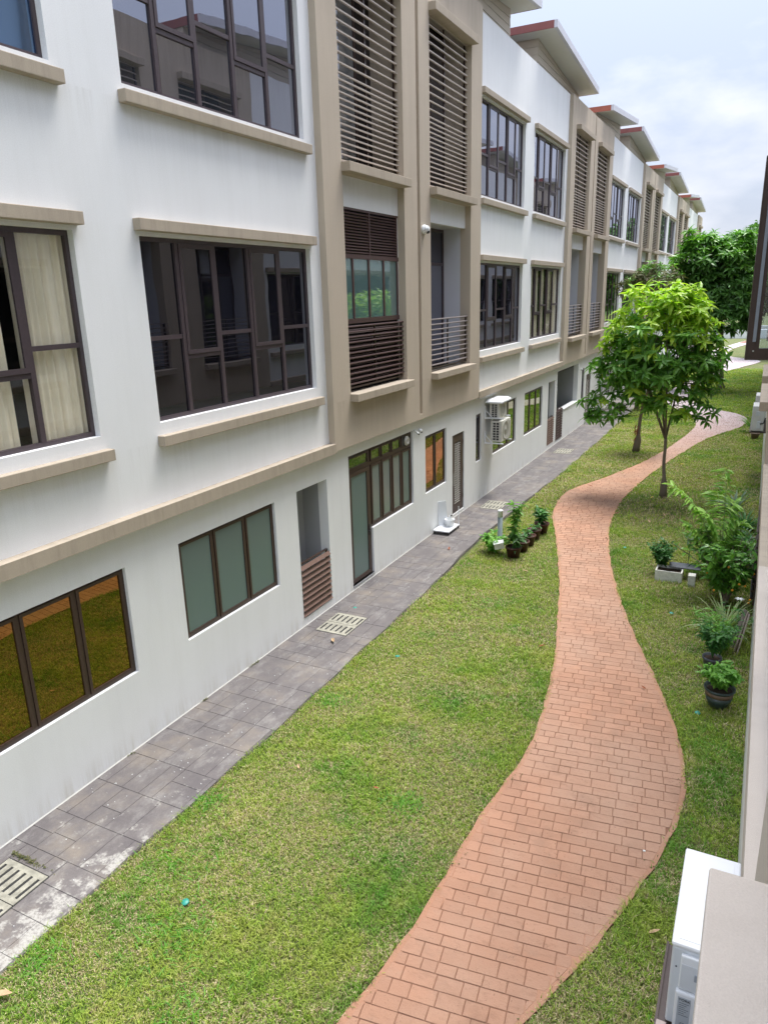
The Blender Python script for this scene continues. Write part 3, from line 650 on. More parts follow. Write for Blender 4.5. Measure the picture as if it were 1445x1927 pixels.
# --- ground floors
def g_m1(H): gwin(H, 3.93, 6.24, 3, 1.10, 2.58, g_amber)
def g_0(H):
    gwin(H, 7.22, 9.52, 3, 1.10, 2.58, g_frost)
    o = MB(); o.box(-0.62, -0.55, 10.1 - H.yo, 11.3 - H.yo, 0.0, 2.7); o.box(-0.55, -0.2, 11.19 - H.yo, 11.29 - H.yo, 0, 2.7); o.box(-0.55, -0.2, 10.08 - H.yo, 10.18 - H.yo, 0, 2.7)
    o.box(-0.55, -0.2, 10.18 - H.yo, 11.19 - H.yo, 2.59, 2.7); o.build('alcove', greyw, H.root)
    screen(H, 10.185, 11.185, 0.19, 1.20, 9)
    # glazed door with four casements and toplights
    yo = H.yo; x = -0.05; f = MB(); fw = 0.05
    f.box(x - 0.06, x, 12.02 - yo, 12.07 - yo, 0.12, 2.84); f.box(x - 0.06, x, 14.96 - yo, 15.01 - yo, 1.12, 2.84); f.box(x - 0.06, x, 12.07 - yo, 14.96 - yo, 2.79, 2.84)
    f.box(x - 0.06, x, 12.07 - yo, 14.96 - yo, 2.47, 2.53); f.box(x - 0.06, x, 12.98 - yo, 14.96 - yo, 1.12, 1.17); f.box(x - 0.06, x, 12.90 - yo, 12.98 - yo, 0.12, 2.47); f.box(x - 0.06, x, 12.90 - yo, 12.96 - yo, 2.53, 2.79)
    cs = [12.98, 13.475, 13.97, 14.465, 14.96]
    for c in cs[1:-1]: f.box(x - 0.06, x, c - 0.025 - yo, c + 0.025 - yo, 1.17, 2.47); f.box(x - 0.06, x, c - 0.025 - yo, c + 0.025 - yo, 2.53, 2.79)
    w = f.build('window', brown_m, H.root)
    def sashp(a, b, z0, z1, q, gl, nm='sash', par=w):
        s = MB(); a -= yo; b -= yo
        s.box(x - 0.035, x + 0.014, a, b, z0, z0 + q); s.box(x - 0.035, x + 0.014, a, b, z1 - q, z1); s.box(x - 0.035, x + 0.014, a, a + q, z0 + q, z1 - q); s.box(x - 0.035, x + 0.014, b - q, b, z0 + q, z1 - q)
        so = s.build(nm, brown_m, par); p = MB(); pane(p, x - 0.005, a + q, b - q, z0 + q, z1 - q); p.build('pane', gl, par if par is not H.root else so); return so
    for i in range(4):
        a, b = cs[i] + 0.028, cs[i + 1] - 0.028
        sashp(a, b, 1.175, 2.465, 0.05, g_frost2 if i < 3 else g_frost)
        sashp(a, b, 2.535, 2.785, 0.03, g_green if i < 3 else blindglass)
    sashp(12.075, 12.895, 2.535, 2.785, 0.03, g_green)
    d = sashp(12.075, 12.895, 0.14, 2.465, 0.085, g_frost, 'door', H.root)
    k = MB(); k.tube([(x + 0.014, 12.85 - yo, 1.1), (x + 0.06, 12.85 - yo, 1.1), (x + 0.06, 12.74 - yo, 1.1)], 0.01, 8); k.bbox(x + 0.012, x + 0.024, 12.832 - yo, 12.872 - yo, 0.98, 1.22, 0.004); k.build('door_handle', black_m, d, True)
    m = MB(); m.box(-0.2, 0.012, 12.02 - yo, 12.95 - yo, 0.09, 0.12); m.build('threshold', greyw, H.root)
    m = MB(); M = Matrix.Translation((x + 0.02, 14.71 - yo, 2.66)) @ Matrix.Rotation(PI / 2, 4, 'Y'); m.lathe([(0.11, 0), (0.11, 0.02), (0.085, 0.05), (0.05, 0.055), (0.045, 0.02), (0, 0.018)], 18, (0, 0, 0), 0, M); m.build('exhaust_vent', ac_old, H.root, True)
def g_1(H):
    gwin(H, 15.71, 17.03, 2, 1.16, 2.58, g_orange); louvre_door(H, 17.44, 18.29, 0.13, 2.28)
    gwin(H, 19.21, 19.66, 1, 1.2, 2.56, g_dark); gwin(H, 20.68, 22.98, 3, 1.14, 2.57, g_green)
def g_2(H, dy=0.0):
    gwin(H, 23.92 + dy, 26.17 + dy, 3, 1.12, 2.57, g_green); yo = H.yo - dy
    o = MB(); o.box(-0.62, -0.55, 26.9 - yo, 28.05 - yo, 0, 2.7); o.box(-0.55, -0.2, 27.95 - yo, 28.02 - yo, 0, 2.7); o.box(-0.55, -0.2, 26.9 - yo, 26.97 - yo, 0, 2.7)
    o.box(-1.04, -1.0, 28.2 - yo, 32.1 - yo, 0, 2.9); o.box(-1.0, -0.2, 31.83 - yo, 31.93 - yo, 0, 2.9); o.box(-1.0, -0.2, 28.18 - yo, 28.27 - yo, 0, 2.9); o.box(-1.0, -0.2, 28.27 - yo, 31.83 - yo, 2.85, 2.9)
    o.build('alcove', greyw, H.root)
    H2 = House(0, 1, H.root, yo)
    screen(H2, 26.985, 27.945, 0.19, 1.2, 12); screen(H2, 28.30, 29.3, 0.15, 1.35, 12, plum_m)
    m = MB(); m.bbox(-0.2, 0.03, 29.34 - yo, 31.83 - yo, 1.22, 1.27, 0.01); m.build('coping', white, H.root)
def g_3(H, dy=0.0):
    H2 = House(0, 1, H.root, H.yo - dy); gwin(H2, 32.55, 33.1, 1, 1.15, 2.56, g_dark); louvre_door(H2, 33.5, 34.45, 0.13, 2.2)
    gwin(H2, 36.34, 36.8, 1, 1.2, 2.56, g_dark); gwin(H2, 37.81, 40.1, 3, 1.14, 2.57, g_green)
h_m1 = [(3.93, 6.24, 1.10, 2.58)]
h_0 = [(7.22, 9.52, 1.10, 2.58), (10.18, 11.19, 0.19, 2.59), (12.02, 12.95, 0.12, 2.84), (12.95, 15.01, 1.12, 2.84)]
h_1 = [(15.71, 17.03, 1.16, 2.58), (17.44, 18.29, 0.13, 2.28), (19.21, 19.66, 1.2, 2.56), (20.68, 22.98, 1.14, 2.57)]
h_2 = [(23.92, 26.17, 1.12, 2.57), (26.98, 27.95, 0.19, 2.58), (28.27, 29.34, 0.12, 2.85), (29.34, 31.83, 1.22, 2.85)]
h_3 = [(32.55, 33.1, 1.15, 2.56), (33.5, 34.45, 0.13, 2.2), (36.34, 36.8, 1.2, 2.56), (37.81, 40.1, 1.14, 2.57)]
def sh(h, d): return [(a + d, b + d, c, e) for a, b, c, e in h]
GR = 'row houses along the left side of the lawn'
full_cur = [(0.45, 4.4)]
house(-1, CEN, -1, 'nearest white house at the left edge, with cream curtains upstairs and amber ground-floor glass', g_m1, h_m1, gl1=g_clear, gl2=g_blue, curtain=[(0.50, 1.32), (1.46, 2.0)], group=GR)
house(0, CEN, 1, 'white and tan house with dark brown louvred bay above a glazed door and frosted windows', g_0, h_0, bay1='louvre', group=GR)
house(1, CEN + PER, -1, 'house with a louvred ground-floor door, orange-tinted window and wall-hung air conditioners', g_1, h_1, gl1=g_dark, gl2=g_mid, group=GR)
house(2, CEN + PER, 1, 'house past the air conditioners, with white curtains and two slatted ground-floor openings', g_2, h_2, gl1=g_clear, gl2=g_mid, curtain=[(0.45, 0.8), (1.1, 1.9), (2.3, 2.6), (2.9, 4.4)], group=GR, fascia=red_m)
house(3, CEN + 2 * PER, -1, 'fourth house from the left, the one half behind the left of the big leafy tree', g_3, h_3, gl1=g_green, group=GR, fascia=redb_m)
house(4, CEN + 2 * PER, 1, 'fifth house from the left, its lower floor hidden by the bright leafy tree', lambda H: g_2(H, PER), sh(h_2, PER), gl1=g_green, group=GR, detail=False)
house(5, CEN + 3 * PER, -1, 'sixth house from the left, with a bright red roof edge above slatted screens', lambda H: g_3(H, PER), sh(h_3, PER), group=GR, detail=False, fascia=redb_m)
house(6, CEN + 3 * PER, 1, 'seventh house from the left, its upper windows just left of the far tree top', lambda H: None, [], group=GR, detail=False)
house(7, CEN + 4 * PER, -1, 'eighth house from the left, its slatted bay just above the far tree', lambda H: None, [], group=GR, detail=False, fascia=redb_m)
house(8, CEN + 4 * PER, 1, 'last house of the left row, at the far end beneath the final roof', lambda H: None, [], group=GR, detail=False)

GR2 = 'facing row houses on the right'
FL = (7.3, 31.23)
def gr_a(H): pass
def gr_b(H):
    gwin(H, 16.8, 18.6, 3, 0.9, 2.4, g_dark)
rl = {2: 'beige house at the right edge whose rough ledge fills the lower right corner',
      1: 'house on the right whose low wall edge runs up behind the potted plants',
      0: 'right-hand house with two old air conditioners on its wall beside the lawn',
      -1: 'right-hand house seen only as beige ledges just below the open window sash'}
H12 = house(12, CEN + PER, 1, rl[2], gr_a, [], flip=FL, detail=False, group=GR2, wtan=beige)
house(11, CEN + PER, -1, rl[1], gr_a, [], flip=FL, detail=False, group=GR2, wtan=tan)
house(10, CEN, 1, rl[0], gr_a, [], flip=FL, detail=False, group=GR2)
house(9, CEN, -1, rl[-1], gr_a, [], flip=FL, detail=False, group=GR2)
for k in range(1, 4):
    if k < 3: house(20 + k, CEN - k * PER, 1, 'right-hand house seen only as reflections in the left row windows', gr_a, [], flip=FL, detail=False, group='facing houses seen only in reflection')
    if k < 2: house(30 + k, CEN - k * PER, -1, 'right-hand house seen only as reflections in the left row windows', gr_a, [], flip=FL, detail=False, group='facing houses seen only in reflection')

# ------------------------------------------------------------------ ground
def catmull(pts):
    ys = np.array([p[0] for p in pts]); xs = np.array([p[1] for p in pts]); n = len(ys)
    d = np.zeros(n); d[1:-1] = (xs[2:] - xs[:-2]) / (ys[2:] - ys[:-2]); d[0] = (xs[1] - xs[0]) / (ys[1] - ys[0]); d[-1] = (xs[-1] - xs[-2]) / (ys[-1] - ys[-2])
    def f(y):
        y = np.asarray(y, float); i = np.clip(np.searchsorted(ys, y) - 1, 0, n - 2); h = ys[i + 1] - ys[i]; t = np.clip((y - ys[i]) / h, 0, 1)
        return ((2 * t**3 - 3 * t**2 + 1) * xs[i] + (t**3 - 2 * t**2 + t) * h * d[i] + (-2 * t**3 + 3 * t**2) * xs[i + 1] + (t**3 - t**2) * h * d[i + 1])
    return f
PL = catmull([(-4, 4.0), (0, 4.15), (3, 4.30), (3.88, 4.42), (4.33, 4.49), (5.21, 4.57), (6.72, 4.63), (8.39, 4.74), (10.15, 4.55), (12.76, 4.02), (15.28, 3.39), (17.3, 2.8), (19.33, 2.25), (21.45, 2.17), (23.92, 2.97), (27.27, 3.84), (32.5, 4.55), (35, 4.6), (37.5, 4.1), (40, 3.0), (44, 2.3), (50, 2.6), (56, 3.6), (60, 4.0), (64, 4.4), (67, 4.2), (70, 3.2), (76, 2.6), (82, 3.3), (92, 5.0)])
PR = catmull([(-4, 5.2), (0, 5.25), (3, 5.42), (4.54, 5.8), (5.2, 6.06), (6.03, 6.33), (7, 6.58), (8.1, 6.69), (9.21, 6.54), (10.37, 6.17), (12, 5.58), (14.24, 4.84), (17.58, 4.06), (20.53, 3.8), (23.94, 4.04), (28.04, 4.66), (31.5, 5.35), (34.4, 6.36), (36.4, 6.62), (38.2, 6.15), (39.8, 4.73), (42, 3.9), (46, 3.6), (52, 3.9), (57, 4.5), (61.9, 5.77), (66.4, 6.78), (68.6, 5.8), (70.3, 4.6), (74, 4.0), (80.9, 4.4), (92, 6.6)])
def sheet(name, pts, z, mat, kind='structure'):
    mb = MB(); mb.add([(x, y, z) for x, y in pts], [tuple(range(len(pts)))]); o = mb.build(name, mat); o['kind'] = kind; return o
sheet('ground', [(-1500, -400), (1500, -400), (1500, 2500), (-1500, 2500)], -0.03, lawn_m)
o = sheet('lawn', [(1.40, -6), (7.32, -6), (7.32, 96), (1.40, 96)], 0.0, lawn_m)

# brick path: kerbless base, bevelled pavers
ys = np.arange(-4, 92, 0.25)
wob = lambda y, s: 0.012 * np.sin(y * 9 + s) + 0.010 * np.sin(y * 23 + s * 2)
pb = MB(); P = []
for yy in ys: P.append((float(PL(yy)) + float(wob(yy, 0)), yy)); P.append((float(PR(yy)) + float(wob(yy, 3)), yy))
zt = 0.022
V = [(x, y, zt) for x, y in P] + [(x, y, -0.02) for x, y in P]; n = len(P); F = []
for i in range(len(ys) - 1):
    a = 2 * i; F.append((a, a + 1, a + 3, a + 2)); F.append((a, a + 2, a + 2 + n, a + n)); F.append((a + 3, a + 1, a + 1 + n, a + 3 + n))
pb.add(V, F); path = pb.build('brick_path', joint_m); path['kind'] = 'structure'
# border strips of plain terracotta where the pattern stops short of the edge
bs = MB()
for side, fn, sgn, ph in ((0, PL, 1, 0), (1, PR, -1, 3)):
    V = []; F = []
    for i, yy in enumerate(ys):
        e = float(fn(yy)) + float(wob(yy, ph)); wdt = 0.10 + 0.04 * math.sin(yy * 1.3 + side) + 0.02 * math.sin(yy * 5)
        V += [(e, yy, 0.027), (e + sgn * max(0.02, wdt), yy, 0.027)]
    for i in range(len(ys) - 1): F.append((2 * i, 2 * i + 1, 2 * i + 3, 2 * i + 2))
    bs.add(V, F)
bs.build('path_border', border_m, path)
ang = math.radians(7.3); ca, sa = math.cos(ang), math.sin(ang)
def rot(u, v): return (u * ca - v * sa, u * sa + v * ca)
def clip(poly, p, nrm):
    out = []
    for i in range(len(poly)):
        a, b = poly[i], poly[(i + 1) % len(poly)]; da = (a[0] - p[0]) * nrm[0] + (a[1] - p[1]) * nrm[1]; db = (b[0] - p[0]) * nrm[0] + (b[1] - p[1]) * nrm[1]
        if da >= 0: out.append(a)
        if (da < 0) != (db < 0): t = da / (da - db); out.append((a[0] + t * (b[0] - a[0]), a[1] + t * (b[1] - a[1])))
    return out
def paver(mb, poly, z0, z1, bev=0.006):
    cx = sum(p[0] for p in poly) / len(poly); cy = sum(p[1] for p in poly) / len(poly); k = len(poly)
    r = max(0.03, max(math.hypot(p[0] - cx, p[1] - cy) for p in poly)); q = 1 - bev / r
    V = [(x, y, z0) for x, y in poly] + [(x, y, z1 - 0.004) for x, y in poly] + [(cx + (x - cx) * q, cy + (y - cy) * q, z1) for x, y in poly]
    F = [tuple(2 * k + i for i in range(k))] + [(i, (i + 1) % k, k + (i + 1) % k, k + i) for i in range(k)] + [(k + i, k + (i + 1) % k, 2 * k + (i + 1) % k, 2 * k + i) for i in range(k)]
    mb.add(V, F)
bricks = []; RH = 0.152
rows = int(96 / RH)
v = 0.0
while v < 94:
    v += RH; RH = random.choice((0.125, 0.14, 0.15, 0.155, 0.17)); u = -2.0 + random.uniform(0, 0.25); 
    while u < 22:
        w = random.choice((0.14, 0.18, 0.21, 0.24, 0.26, 0.30)) ; u0, u1 = u, u + w; u = u1
        cx, cy = rot((u0 + u1) / 2, v + RH / 2)
        if cy < 2.6 or cy > 88: continue
        l, rr = float(PL(cy)), float(PR(cy))
        if cx < l - 0.15 or cx > rr + 0.15: continue
        if cy > 45 and False: continue
        g = 0.0035 if cy < 15 else 0.006; j = lambda: random.uniform(-0.002, 0.002)
        poly = [rot(u0 + g + j(), v + g + j()), rot(u1 - g + j(), v + g + j()), rot(u1 - g + j(), v + RH - g + j()), rot(u0 + g + j(), v + RH - g + j())]
        dl = float(PL(cy + 0.1) - PL(cy - 0.1)) / 0.2; dr = float(PR(cy + 0.1) - PR(cy - 0.1)) / 0.2
        poly = clip(poly, (l + 0.05, cy), (1, -dl)); 
        if len(poly) > 2: poly = clip(poly, (rr - 0.05, cy), (-1, dr))
        if len(poly) < 3: continue
        area = abs(sum(poly[i][0] * poly[(i + 1) % len(poly)][1] - poly[(i + 1) % len(poly)][0] * poly[i][1] for i in range(len(poly)))) / 2
        if area < 0.0025: continue
        bricks.append((cy, cx, poly))
bricks.sort(key=lambda b: math.hypot(b[1] - 6.98, b[0]))
for cy, cx, poly in bricks[:300]:
    mb = MB(); paver(mb, [(x - cx, y - cy) for x, y in poly], 0.0, 0.030 + random.uniform(-0.0015, 0.002))
    o = mb.build('brick', brick_m, path); o.location = (cx, cy, 0)
rest = MB()
for cy, cx, poly in bricks[300:]: paver(rest, poly, 0.02, 0.031 + random.uniform(-0.001, 0.0015))
o = rest.build('bricks', brick_m, path); o['kind'] = 'stuff'

# stamped apron along the houses
AE = lambda y: 1.43 + 0.015 * math.sin(y * 1.1) + 0.015 * math.sin(y * 3.7) - (0.22 * math.exp(-((y - 17.0) / 4.5) ** 2))
mb = MB(); V = []; F = []
ay = np.arange(-4, 92, 0.4)
for yy in ay: V += [(-0.25, yy, 0.030), (AE(yy), yy, 0.030), (AE(yy) + 0.01, yy, -0.02)]
for i in range(len(ay) - 1): F += [(3 * i, 3 * i + 1, 3 * i + 4, 3 * i + 3), (3 * i + 1, 3 * i + 2, 3 * i + 5, 3 * i + 4)]
mb.add(V, F); mb.m = [i % 2 for i in range(len(F))]; apron = mb.build('pavement', [slabj_m, slab_m]); apron['kind'] = 'structure'
GRATES = [(0.25, 0.90, 10.13, 10.96), (0.30, 0.92, 18.68, 19.52), (0.33, 0.95, 26.6, 27.48), (0.22, 0.86, 3.06, 3.93), (0.3, 0.92, 35.2, 36.05)]
slabs = []; yy = 1.5
while yy < 80:
    h = random.choice((0.30, 0.36, 0.42)); x = 0.004 ; cutx = random.uniform(0.55, 0.95)
    segs = []
    def sub(x0, x1, y0, y1, d):
        if d and (x1 - x0) > 0.42 and random.random() < 0.8:
            c = x0 + (x1 - x0) * random.uniform(0.35, 0.65); sub(x0, c, y0, y1, d - 1); sub(c, x1, y0, y1, d - 1)
        elif d and (y1 - y0) > 0.40 and random.random() < 0.75:
            c = y0 + (y1 - y0) * random.uniform(0.35, 0.65); sub(x0, x1, y0, c, d - 1); sub(x0, x1, c, y1, d - 1)
        else: slabs.append((x0, x1, y0, y1))
    H_ = random.uniform(0.5, 0.8)
    sub(0.003, cutx, yy, yy + H_, 2); sub(cutx, 2.0, yy, yy + H_, 2); yy += H_
def minus(r, h):
    x0, x1, y0, y1 = r; a0, a1, b0, b1 = h
    if x1 <= a0 or x0 >= a1 or y1 <= b0 or y0 >= b1: return [r]
    out = []
    if x0 < a0: out.append((x0, a0, y0, y1)); x0 = a0
    if x1 > a1: out.append((a1, x1, y0, y1)); x1 = a1
    if y0 < b0: out.append((x0, x1, y0, b0))
    if y1 > b1: out.append((x0, x1, b1, y1))
    return out
for g in GRATES:
    nn = []
    for r in slabs: nn += minus(r, g)
    slabs = nn
slabs = [s for s in slabs if s[1] - s[0] > 0.03 and s[3] - s[2] > 0.03 and s[0] < 1.4]
slabs.sort(key=lambda s: s[2])
restm = MB()
for i, (x0, x1, y0, y1) in enumerate(slabs):
    g = 0.0022; cy = (y0 + y1) / 2
    poly = [(x0 + g, y0 + g), (x1 - g, y0 + g), (x1 - g, y1 - g), (x0 + g, y1 - g)]
    e = AE(cy) - 0.002; de = (AE(cy + 0.1) - AE(cy - 0.1)) / 0.2
    poly = clip(poly, (e, cy), (-1, de))
    if len(poly) < 3: continue
    top = 0.037 + random.uniform(-0.0008, 0.0008); cx = (x0 + x1) / 2
    if i < 290:
        m = MB(); paver(m, [(a - cx, b - cy) for a, b in poly], 0.005, top, 0.004); o = m.build('paving_slab', slab_m, apron); o.location = (cx, cy, 0)
    else: paver(restm, poly, 0.02, top, 0.004)
if restm.v: o = restm.build('paving_slabs', slab_m, apron); o['kind'] = 'stuff'
# mortar haunch at the foot of the wall
m = MB(); m.add([(0.002, 1, 0.036), (0.002, 88, 0.036), (0.012, 88, 0.038), (0.012, 1, 0.038), (0.002, 1, 0.055), (0.002, 88, 0.055)], [(4, 5, 2, 3)]); m.build('wall_footing', basep, apron)
# drain grates: two slabs each, six slots
def grate(x0, x1, y0, y1, label):
    root = empty('drain_cover', ((x0 + x1) / 2, (y0 + y1) / 2, 0)); tag(root, label, 'drain cover', 'slotted concrete drain covers on the grey pavement')
    ym = (y0 + y1) / 2
    for (a, b) in ((y0 + 0.012, ym - 0.005), (ym + 0.005, y1 - 0.012)):
        m = MB(); xs = np.linspace(x0 + 0.012, x1 - 0.012, 50); nsl = 6; W = x1 - x0 - 0.024; q = W / nsl
        m.box(x0 + 0.012, x1 - 0.012, a, a + 0.07, 0.0, 0.043); m.box(x0 + 0.012, x1 - 0.012, b - 0.07, b, 0.0, 0.043)
        xx = x0 + 0.012
        for i in range(nsl + 1):
            w0 = x0 + 0.012 + q * i - q * 0.32 if i else x0 + 0.012; w1 = x0 + 0.012 + q * i + q * 0.32 if i < nsl else x1 - 0.012
            m.box(w0, w1, a + 0.07, b - 0.07, 0.0, 0.043)
        m.build('grate_slab', grate_m, root, org=(root.location.x, root.location.y, 0))
    m = MB(); m.box(x0, x1, y0, y1, 0.0305, 0.033); m.build('drain_pit', black_m, root, org=(root.location.x, root.location.y, 0))
gl_ = ['slotted concrete drain cover on the pavement beneath the brown slatted alcove screen', 'slotted concrete drain cover on the pavement just beyond the louvred door',
       'slotted concrete drain cover on the pavement near the far slatted openings', 'nearest slotted drain cover, at the left edge among pale worn patches', 'small far drain cover almost hidden by the leafy tree']
for g, l in zip(GRATES, gl_): grate(*g, l)

# far end: road, low wall, field, hill
sheet('road', [(-60, 98), (80, 98), (80, 103), (-60, 103)], 0.0, paleroad)
sheet('field', [(-200, 107), (260, 107), (260, 190), (-200, 190)], -0.02, lawn_m)
m = MB(); m.bbox(-30, 40, 96.0, 96.35, -0.02, 1.0, 0.03); tag(m.build('low_wall', white), 'low pale wall across the far end of the lawn', 'wall')
m = MB(); m.bbox(-40, 60, 106, 106.3, -0.02, 1.0, 0.03); 
tag(m.build('boundary_wall', soffit), 'pale boundary wall beyond the far road', 'wall')

# ------------------------------------------------------------------ foliage tools
def leaf_shape(L_, W, droop=0.25, fold=0.25, n=3):
    """lance-shaped leaf along +x, its midrib folded, returns verts and quads"""
    V = []; F = []
    for i in range(n + 1):
        u = i / n; w = W * math.sin(PI * (0.06 + 0.94 * u) ** 0.85) ** 0.8 * 0.5 if 0 < i < n else W * (0.06 if i == 0 else 0.02)
        z = -droop * L_ * u * u; V += [(u * L_, -w, z + fold * w), (u * L_, 0, z), (u * L_, w, z + fold * w)]
    for i in range(n):
        a = 3 * i; F += [(a, a + 3, a + 4, a + 1), (a + 1, a + 4, a + 5, a + 2)]
    return np.array(V), np.array(F)
def rotm(az, el, roll):
    ca, sa_ = np.cos(az), np.sin(az); ce, se = np.cos(el), np.sin(el); cr_, sr = np.cos(roll), np.sin(roll)
    z = np.zeros_like(az); o = np.ones_like(az)
    Rz = np.stack([ca, -sa_, z, sa_, ca, z, z, z, o], -1).reshape(-1, 3, 3); Ry = np.stack([ce, z, -se, z, o, z, se, z, ce], -1).reshape(-1, 3, 3)
    Rx = np.stack([o, z, z, z, cr_, -sr, z, sr, cr_], -1).reshape(-1, 3, 3)
    return Rz @ Ry @ Rx
def scatter_leaves(P, az, el, roll, scale, LV, LF):
    R = rotm(az, el, roll); V = np.einsum('nij,kj->nki', R, LV) * scale[:, None, None] + P[:, None, :]
    k = len(LV); F = LF[None] + (np.arange(len(P)) * k)[:, None, None]
    return V.reshape(-1, 3), F.reshape(-1, LF.shape[1])
def rosette_leaves(rs, count=11, Lf=0.26, up=0.5):
    """arrays for one rosette around the origin, growing along +z"""
    az = np.arange(count) * 2.399 + rs.uniform(0, 6); el = np.linspace(-0.45, up + 0.35, count) + rs.normal(0, 0.15, count)
    return az, el, rs.normal(0, 0.3, count), rs.uniform(0.75, 1.15, count) * Lf
def crown_points(blobs, n, rs, shell=0.55):
    P = []
    tot = sum(b[3] * b[4] * b[5] for b in blobs)
    for b in blobs:
        k = max(3, int(n * b[3] * b[4] * b[5] / tot)); d = rs.normal(size=(k, 3)); d /= np.linalg.norm(d, axis=1)[:, None]
        r = shell + (1 - shell) * rs.random(k) ** 0.6
        r *= 1 + 0.16 * np.sin(d[:, 0] * 5 + b[0]) * np.cos(d[:, 1] * 4 + 1) + 0.1 * np.sin(d[:, 2] * 9)
        P.append(d * r[:, None] * np.array(b[3:6]) + np.array(b[:3]))
    return np.concatenate(P)
def tree(name, base, label, fork, blobs, n_ros, leafL, mats, young_z, seed, trunk_r, cat='tree', parts=300, shell=0.55, leafW=0.30, stump=True, count=11, nbr=26):
    rs = np.random.default_rng(seed); bx, by, bz = base
    root = empty(name, base); tag(root, label, cat)
    Pn = crown_points(blobs, n_ros, rs, shell) - np.array(base)
    # trunk and limbs
    tb = MB(); F_ = Vector(fork) - Vector(base)
    k = 9; pts = [Vector((0.02 * math.sin(i * 0.9) * math.sin(PI * i / k), 0.02 * math.cos(i * 1.3) * math.sin(PI * i / k), 0)) + F_ * (i / k) for i in range(k + 1)]
    rad = [trunk_r * (2.1 if i == 0 else 1.9 if i <= 2 and stump else 1.0) * (1 - 0.25 * i / k) for i in range(k + 1)]
    tb.tube(pts, rad, 9); tb.build('trunk', bark, root, True)
    hi = pts[-1]; order = rs.permutation(len(Pn))[:nbr * 5]; limbs = []
    cen = Pn.mean(0)
    for i in range(5 if nbr > 12 else 3):
        a = i * 2.4 + rs.uniform(0, 1); d = Vector((math.cos(a), math.sin(a), 0)); spread = np.array(blobs[0][3:6]); tip = Vector((blobs[0][0], blobs[0][1], blobs[0][2])) - Vector(base) + Vector((d.x * spread[0] * 0.45, d.y * spread[1] * 0.45, spread[2] * rs.uniform(-0.1, 0.5)))
        m1 = hi.lerp(tip, 0.5) + Vector((d.x * 0.1, d.y * 0.1, -0.05)); b = MB(); b.tube([hi - Vector((0, 0, 0.05)), m1, tip], [trunk_r * 0.6, trunk_r * 0.42, trunk_r * 0.2], 7); b.build('branch', bark, root, True)
        limbs += [m1, tip, hi.lerp(m1, 0.6), m1.lerp(tip, 0.5)]
    tw = MB()
    for i in order[:nbr * 5]:
        p = Vector(Pn[i]); q = min(limbs, key=lambda l: (l - p).length + max(0, l.z - p.z)); mid = q.lerp(p, 0.55) + Vector((0, 0, -0.06)); tw.tube([q, mid, p], [trunk_r * 0.18, trunk_r * 0.12, trunk_r * 0.07], 4, cap=False)
    o = tw.build('twigs', bark, root, True); o['kind'] = 'stuff'
    # foliage
    LV, LF = leaf_shape(1.0, leafW, 0.40, 0.35)
    cx = cen; out = Pn - np.array(cen); out /= np.linalg.norm(out, axis=1)[:, None] + 1e-9
    variants = []
    cams = np.array([6.98, 0, 5.8]) - np.array(base)
    dist = np.linalg.norm(Pn - cams, axis=1); near = set(np.argsort(dist - out @ (cams / np.linalg.norm(cams)) * 0.5)[:parts].tolist())
    for vi in range(6):
        az, el, ro, scl = rosette_leaves(rs, count, leafL, 0.5); V, F = scatter_leaves(np.zeros((len(az), 3)) + rs.normal(0, 0.015, (len(az), 3)), az, el, ro, scl, LV, LF)
        variants.append((V, F))
    meshes = {}
    restV = []; restF = []; restM = []; off = 0
    for i in range(len(Pn)):
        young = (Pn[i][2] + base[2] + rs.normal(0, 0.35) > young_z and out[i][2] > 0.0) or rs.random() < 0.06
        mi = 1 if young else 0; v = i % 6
        d = Vector((out[i][0] * 0.7, out[i][1] * 0.7, max(-0.1, out[i][2]) * 0.7 + 0.75)).normalized(); q = d.to_track_quat('Z', 'Y') @ Matrix.Rotation(rs.uniform(0, 6.28), 3, 'Z').to_quaternion(); s = rs.uniform(0.8, 1.2)
        if i in near:
            if (v, mi) not in meshes:
                oo = np_mesh('leaf_cluster', variants[v][0], variants[v][1], mats[mi]); meshes[(v, mi)] = oo.data; bpy.data.objects.remove(oo)
            o = bpy.data.objects.new('leaf_cluster', meshes[(v, mi)]); C.objects.link(o); o.parent = root; o.location = Pn[i]; o.rotation_euler = q.to_euler(); o.scale = (s, s, s)
        else:
            R = np.array(q.to_matrix()); V = variants[v][0] @ R.T * s + Pn[i]; restV.append(V); restF.append(variants[v][1] + off); off += len(V); restM.append(np.full(len(variants[v][1]), mi))
    if restV:
        o = np_mesh('foliage', np.concatenate(restV), np.concatenate(restF), mats, root, np.concatenate(restM)); o['kind'] = 'stuff'
    return root
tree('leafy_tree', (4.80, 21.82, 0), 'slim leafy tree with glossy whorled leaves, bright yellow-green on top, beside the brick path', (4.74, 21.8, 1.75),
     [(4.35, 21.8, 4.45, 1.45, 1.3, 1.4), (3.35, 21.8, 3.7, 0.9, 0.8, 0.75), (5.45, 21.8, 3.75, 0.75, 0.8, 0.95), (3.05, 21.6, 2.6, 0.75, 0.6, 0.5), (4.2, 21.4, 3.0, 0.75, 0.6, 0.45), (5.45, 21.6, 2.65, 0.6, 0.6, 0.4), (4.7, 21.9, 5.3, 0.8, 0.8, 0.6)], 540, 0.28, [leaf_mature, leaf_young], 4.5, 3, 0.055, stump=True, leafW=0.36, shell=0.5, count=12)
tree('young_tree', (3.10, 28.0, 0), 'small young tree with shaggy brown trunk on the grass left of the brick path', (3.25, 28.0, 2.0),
     [(3.3, 28, 3.0, 0.9, 0.9, 0.9)], 70, 0.28, [leaf_mature, leaf_young], 3.9, 5, 0.07, parts=60, nbr=6)
